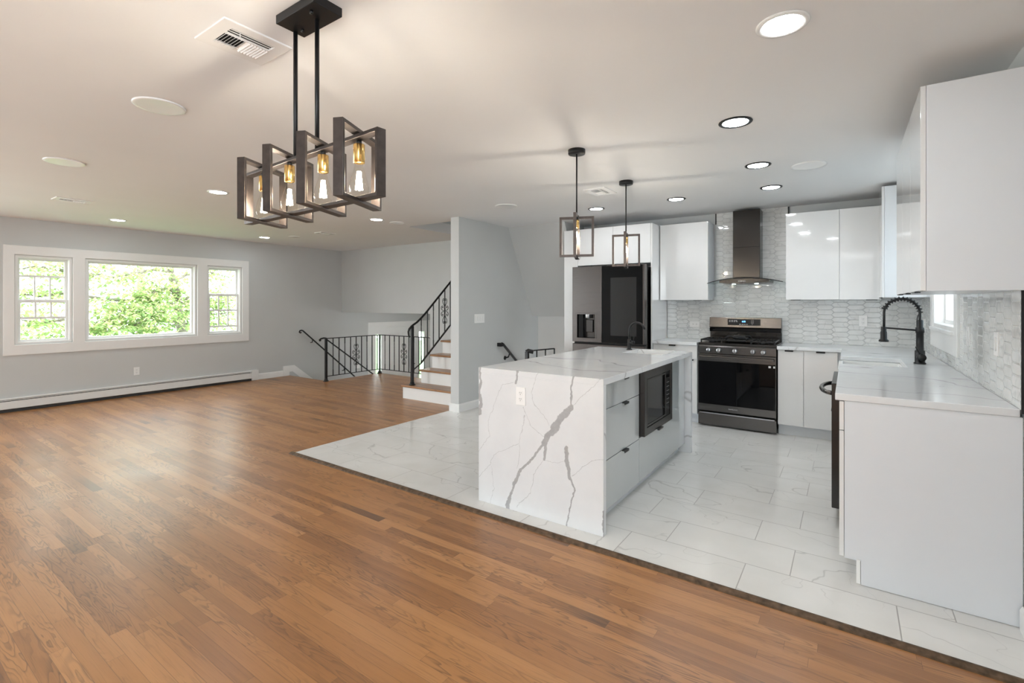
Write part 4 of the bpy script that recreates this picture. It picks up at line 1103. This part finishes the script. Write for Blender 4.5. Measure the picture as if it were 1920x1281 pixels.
def loop(axis_u, c, hu, z0, z1, w, t):
    """flat bar bent to a rectangle in the plane of axis_u and z; w = bar width across the plane"""
    mb = MB(); c = Vector(c); u = Vector(axis_u); n = Vector((-u.y,u.x,0))
    P = lambda a,z,d: tuple(c+u*a+n*d+Vector((0,0,z-c.z)))
    vs = []; fs = []
    corners_o = [(-hu,z0),(hu,z0),(hu,z1),(-hu,z1)]; corners_i = [(-hu+t,z0+t),(hu-t,z0+t),(hu-t,z1-t),(-hu+t,z1-t)]
    for d in (-w/2,w/2):
        for a,z in corners_o: vs.append(P(a,z,d))
        for a,z in corners_i: vs.append(P(a,z,d))
    for k in range(4):
        j = (k+1)%4
        fs += [(k,j,8+j,8+k),(4+k,12+k,12+j,4+j),(k,4+k,4+j,j),(8+k,8+j,12+j,12+k)]
    return mb.add(vs,fs)
# ------------------------------------------------------------------ chandelier
CX, CY = -1.63, 1.035
ch = thing('chandelier', 'four-bulb linear chandelier of dark open rectangular frames hung on two rods', 'chandelier', (CX,CY,1.69))
bx(-1.75,-1.51,CY-.058,CY+.058,2.398,ZC+.002).build('canopy', M['black'], ch, bevel=.003)
for x in (-1.70,-1.565): MB().lathe([(.006,0),(.006,-.012)],(x,CY+(.02 if x<-1.6 else -.03),2.399),10).build('canopy_screw', M['black'], ch)
for x in (-1.740,-1.600): MB().tube([(x,1.05,1.915),(x,1.05,2.40)],.008,12).build('rod', M['black'], ch)
LDV = Vector((1,-.049,0)).normalized(); CDV = Vector((-.41,.912,0)).normalized()
loop(LDV,(-1.683,1.052,0),.4625,1.70,1.918,.034,.012).build('long_frame', M['bronze'], ch, bevel=.001)
for x,y in ((-1.352,1.044),(-1.557,1.046),(-1.784,1.052),(-2.022,1.078)):
    loop(CDV,(x,y,0),.133,1.693,1.936,.034,.012).build('cross_frame', M['bronze'], ch, bevel=.001)
    so = MB().lathe([(.018,0),(.019,-.002),(.019,-.062),(.0155,-.064)],(x,y,1.893),24).build('socket', M['brass'], ch)
    MB().lathe([(.009,0),(.009,-.02)],(x,y,1.910),12).build('socket_stem', M['black'], so)
    bulb(ch,(x,y,1.832),False,BULB,1.0)
# ------------------------------------------------------------------ island pendants
def pendant(x, y, rz, label):
    t = thing('pendant_light', label, 'pendant light', (x,y,1.67), rz, 'island pendants')
    Z = 0.0
    MB().lathe([(.058,.730),(.060,.762),(.060,.738),(.052,.732)][:1]+[(.060,.736),(.060,.762)],(0,0,0),28).build('canopy', M['black'], t, local=True)
    MB().tube([(0,0,.28),(0,0,.735)],.0055,10).build('rod', M['black'], t, local=True)
    f1 = loop((1,0,0),(0,0,0),.120,.012,.292,.020,.016).build('square_frame', M['bronze'], t, local=True)
    loop((0,1,0),(0,0,0),.120,.002,.304,.020,.016).build('square_frame', M['bronze'], t, local=True)
    MB().lathe([(.014,0),(.016,.004),(.016,.028),(.010,.032)],(0,0,.272),14).build('hub', M['black'], t, local=True)
    MB().lathe([(.006,-.012),(.014,-.006),(.014,.016)],(0,0,.004),14).build('finial', M['black'], t, local=True)
    MB().lathe([(.015,0),(.0165,-.002),(.0165,-.055),(.014,-.057)],(0,0,.270),18).build('socket', M['brass'], t, local=True)
    bulb(t,(0,0,.214),True,BULB*1.5,.92)
    return t
pendant(-1.560,3.04,math.radians(21),'black cage pendant nearer the camera over the island')
pendant(-1.605,4.07,math.radians(17),'bronze cage pendant farther back over the island')
# small glowing fitting in the entry ceiling
el = thing('entry_light', 'small glowing ceiling light under the bulkhead near the front door', 'ceiling light', (-6.16,6.55,1.165))
MB().lathe([(.05,.002),(.05,-.02)],(-6.16,6.55,1.165),20).build('base', M['plastic'], el)
MB().lathe([(.048,-.02),(.048,-.05),(.03,-.06)],(-6.16,6.55,1.165),20).build('shade', M['lens'], el)

# ------------------------------------------------------------------ outdoors
random.seed(5)
tag(bx(-40,-8.8,-14,30,-2.4,-1.9).build('lawn', M['lawn']), 'green lawn outside the front windows', 'lawn', kind='structure')
def leaf(mb, p, d, size, nrm):
    d = d.normalized(); s = d.cross(nrm)
    if s.length < 1e-4: s = d.orthogonal()
    s.normalize(); n = s.cross(d)
    a = size
    mb.add([p, p+d*a*.35+s*a*.27-n*a*.05, p+d*a*.72+s*a*.20-n*a*.08, p+d*a-n*a*.14, p+d*a*.72-s*a*.20-n*a*.08, p+d*a*.35-s*a*.27-n*a*.05, p+d*a*.5-n*a*.01],
           [(0,1,6),(1,2,6),(2,3,6),(3,4,6),(4,5,6),(5,0,6)])
def ray_at(px, py, x):
    """world point on the plane X=x seen through a reference pixel (used for planning where limbs stand)"""
    r = (px-960)/907.; s_, c_ = math.sin(YAW), math.cos(YAW)
    d = x/(r*c_-s_); return Vector((x, d*(r*s_+c_), 1.36-(py-568)/907.*d))
tr = thing('tree', 'leafy dogwood tree with grey limbs outside the picture window', 'tree', tuple(ray_at(345,640,-12.2).xy)+(-1.9,))
wood = MB(); fo = MB(); sprays = []
def limb(pts, r0, r1):
    pts = [Vector(p) for p in pts]; n = len(pts); q = []
    for i in range(n-1):
        for k in range(4): q.append(pts[i].lerp(pts[i+1],k/4)+Vector((random.uniform(-1,1),random.uniform(-1,1),random.uniform(-1,1)))*.012)
    q.append(pts[-1]); wood.tube(q, .02, 7, rr=[r0+(r1-r0)*i/(len(q)-1) for i in range(len(q))]); return q
R = lambda px,py,x: ray_at(px,py,x)
b0 = R(345,640,-12.2)
limb([(b0.x,b0.y,-1.9),(b0.x,b0.y+.05,-.6),tuple(b0),tuple(R(338,606,-12.2)),tuple(R(336,575,-12.2)),tuple(R(330,545,-12.1)),tuple(R(318,500,-12.0)),tuple(R(310,440,-12.0))], .13, .05)
LB = [[R(338,606,-12.2),R(318,602,-11.9),R(282,602,-11.6),R(262,607,-11.5),R(236,616,-11.3),R(200,622,-11.1),R(160,628,-11.0)],
      [R(284,602,-11.6),R(280,587,-11.6),R(282,566,-11.6),R(290,545,-11.7)],[R(278,587,-11.6),R(255,590,-11.4),R(238,590,-11.3),R(225,582,-11.2)],
      [R(240,590,-11.3),R(215,596,-11.2),R(190,606,-11.1),R(160,610,-11.0)],[R(336,575,-12.2),R(318,568,-12),R(298,568,-11.8),R(280,575,-11.8)],
      [R(330,550,-12.1),R(315,540,-12),R(296,546,-11.8),R(270,556,-11.7),R(240,565,-11.6)],[R(340,600,-12.2),R(348,588,-12.4),R(364,577,-12.5),R(385,560,-12.6),R(410,545,-12.7)],
      [R(336,575,-12.2),R(350,565,-12.3),R(372,575,-12.5),R(400,590,-12.6),R(440,585,-12.7)],[R(320,510,-12),R(290,505,-11.8),R(255,512,-11.6),R(215,520,-11.4),R(175,515,-11.3)],
      [R(338,606,-12.2),R(300,620,-11.7),R(260,636,-11.4),R(230,645,-11.2)],[R(325,530,-12),R(350,515,-12.2),R(390,510,-12.4),R(430,520,-12.6)],
      [R(160,610,-11.0),R(120,600,-10.9),R(80,605,-10.8),R(40,600,-10.7)],[R(175,515,-11.3),R(130,510,-11.2),R(80,500,-11.1),R(30,505,-11.0)],[R(160,628,-11),R(110,635,-10.9),R(60,640,-10.8)],
      [R(240,565,-11.6),R(190,560,-11.4),R(130,550,-11.2),R(70,555,-11.1),R(30,550,-11)],[R(310,470,-12),R(250,480,-11.8),R(190,475,-11.6),R(120,480,-11.4)],[R(315,480,-12),R(360,480,-12.2),R(420,490,-12.4),R(460,500,-12.5)],[R(338,606,-12.2),R(370,612,-12.3),R(410,606,-12.5),R(450,612,-12.6)],[R(336,575,-12.2),R(365,545,-12.4),R(410,570,-12.6),R(450,560,-12.6)]]
for L_ in LB:
    q = limb(L_, .034, .010)
    for p in q[2:]:
        for k in range(5):
            e = p + Vector((random.uniform(-.35,.35),random.uniform(-.28,.28),random.uniform(-.16,.20)))
            if random.random() < .25: wood.tube([p,(p+e)/2+Vector((0,0,.03)),e],.005,5)
            for j in range(11):
                ang = random.uniform(0,2*PI)
                d = Vector((math.cos(ang),math.sin(ang),random.uniform(-.9,-.05)))
                leaf(fo, e+Vector((random.uniform(-.13,.13),random.uniform(-.13,.13),random.uniform(-.05,.05))), d, random.uniform(.065,.11), Vector((0,0,1)))
wood.build('limbs', M['bark'], tr)
fo.build('foliage', M['leaf'], tr)
nh = thing('neighbor_house', 'pale blue siding of the house next door seen through the kitchen window', 'house', (2.45,5.5,-1.9))
sd = MB()
for k in range(50):
    z = -1.9+k*.16; sd.add([(2.40,1.5,z),(2.40,11,z),(2.42,11,z+.16),(2.42,1.5,z+.16),(2.50,1.5,z),(2.50,11,z),(2.50,11,z+.16),(2.50,1.5,z+.16)],[(0,1,2,3),(7,6,5,4),(0,4,5,1),(3,2,6,7),(0,3,7,4),(1,5,6,2)])
sd.build('siding', M['siding'], nh)
wf = bx(2.37,2.43,6.05,6.75,.9,2.3).build('window_frame', M['trim'], nh, bevel=.01)
bx(2.365,2.375,6.13,6.67,1.0,2.2).build('window_glass', M['darkpane'], wf)
# paler trees behind
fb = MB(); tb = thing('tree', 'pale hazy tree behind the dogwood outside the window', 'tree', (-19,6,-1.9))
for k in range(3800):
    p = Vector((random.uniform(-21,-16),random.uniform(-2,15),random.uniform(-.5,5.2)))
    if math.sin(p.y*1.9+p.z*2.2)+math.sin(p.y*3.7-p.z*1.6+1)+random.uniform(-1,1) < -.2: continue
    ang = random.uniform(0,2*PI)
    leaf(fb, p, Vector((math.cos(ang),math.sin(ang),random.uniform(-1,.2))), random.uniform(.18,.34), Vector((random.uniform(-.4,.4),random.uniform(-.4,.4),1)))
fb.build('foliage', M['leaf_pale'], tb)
MB().tube([(-19,6,-1.9),(-18.9,6.1,1),(-19,6,4)],.16,8,rr=[.2,.15,.06]).build('trunk', M['bark'], tb)
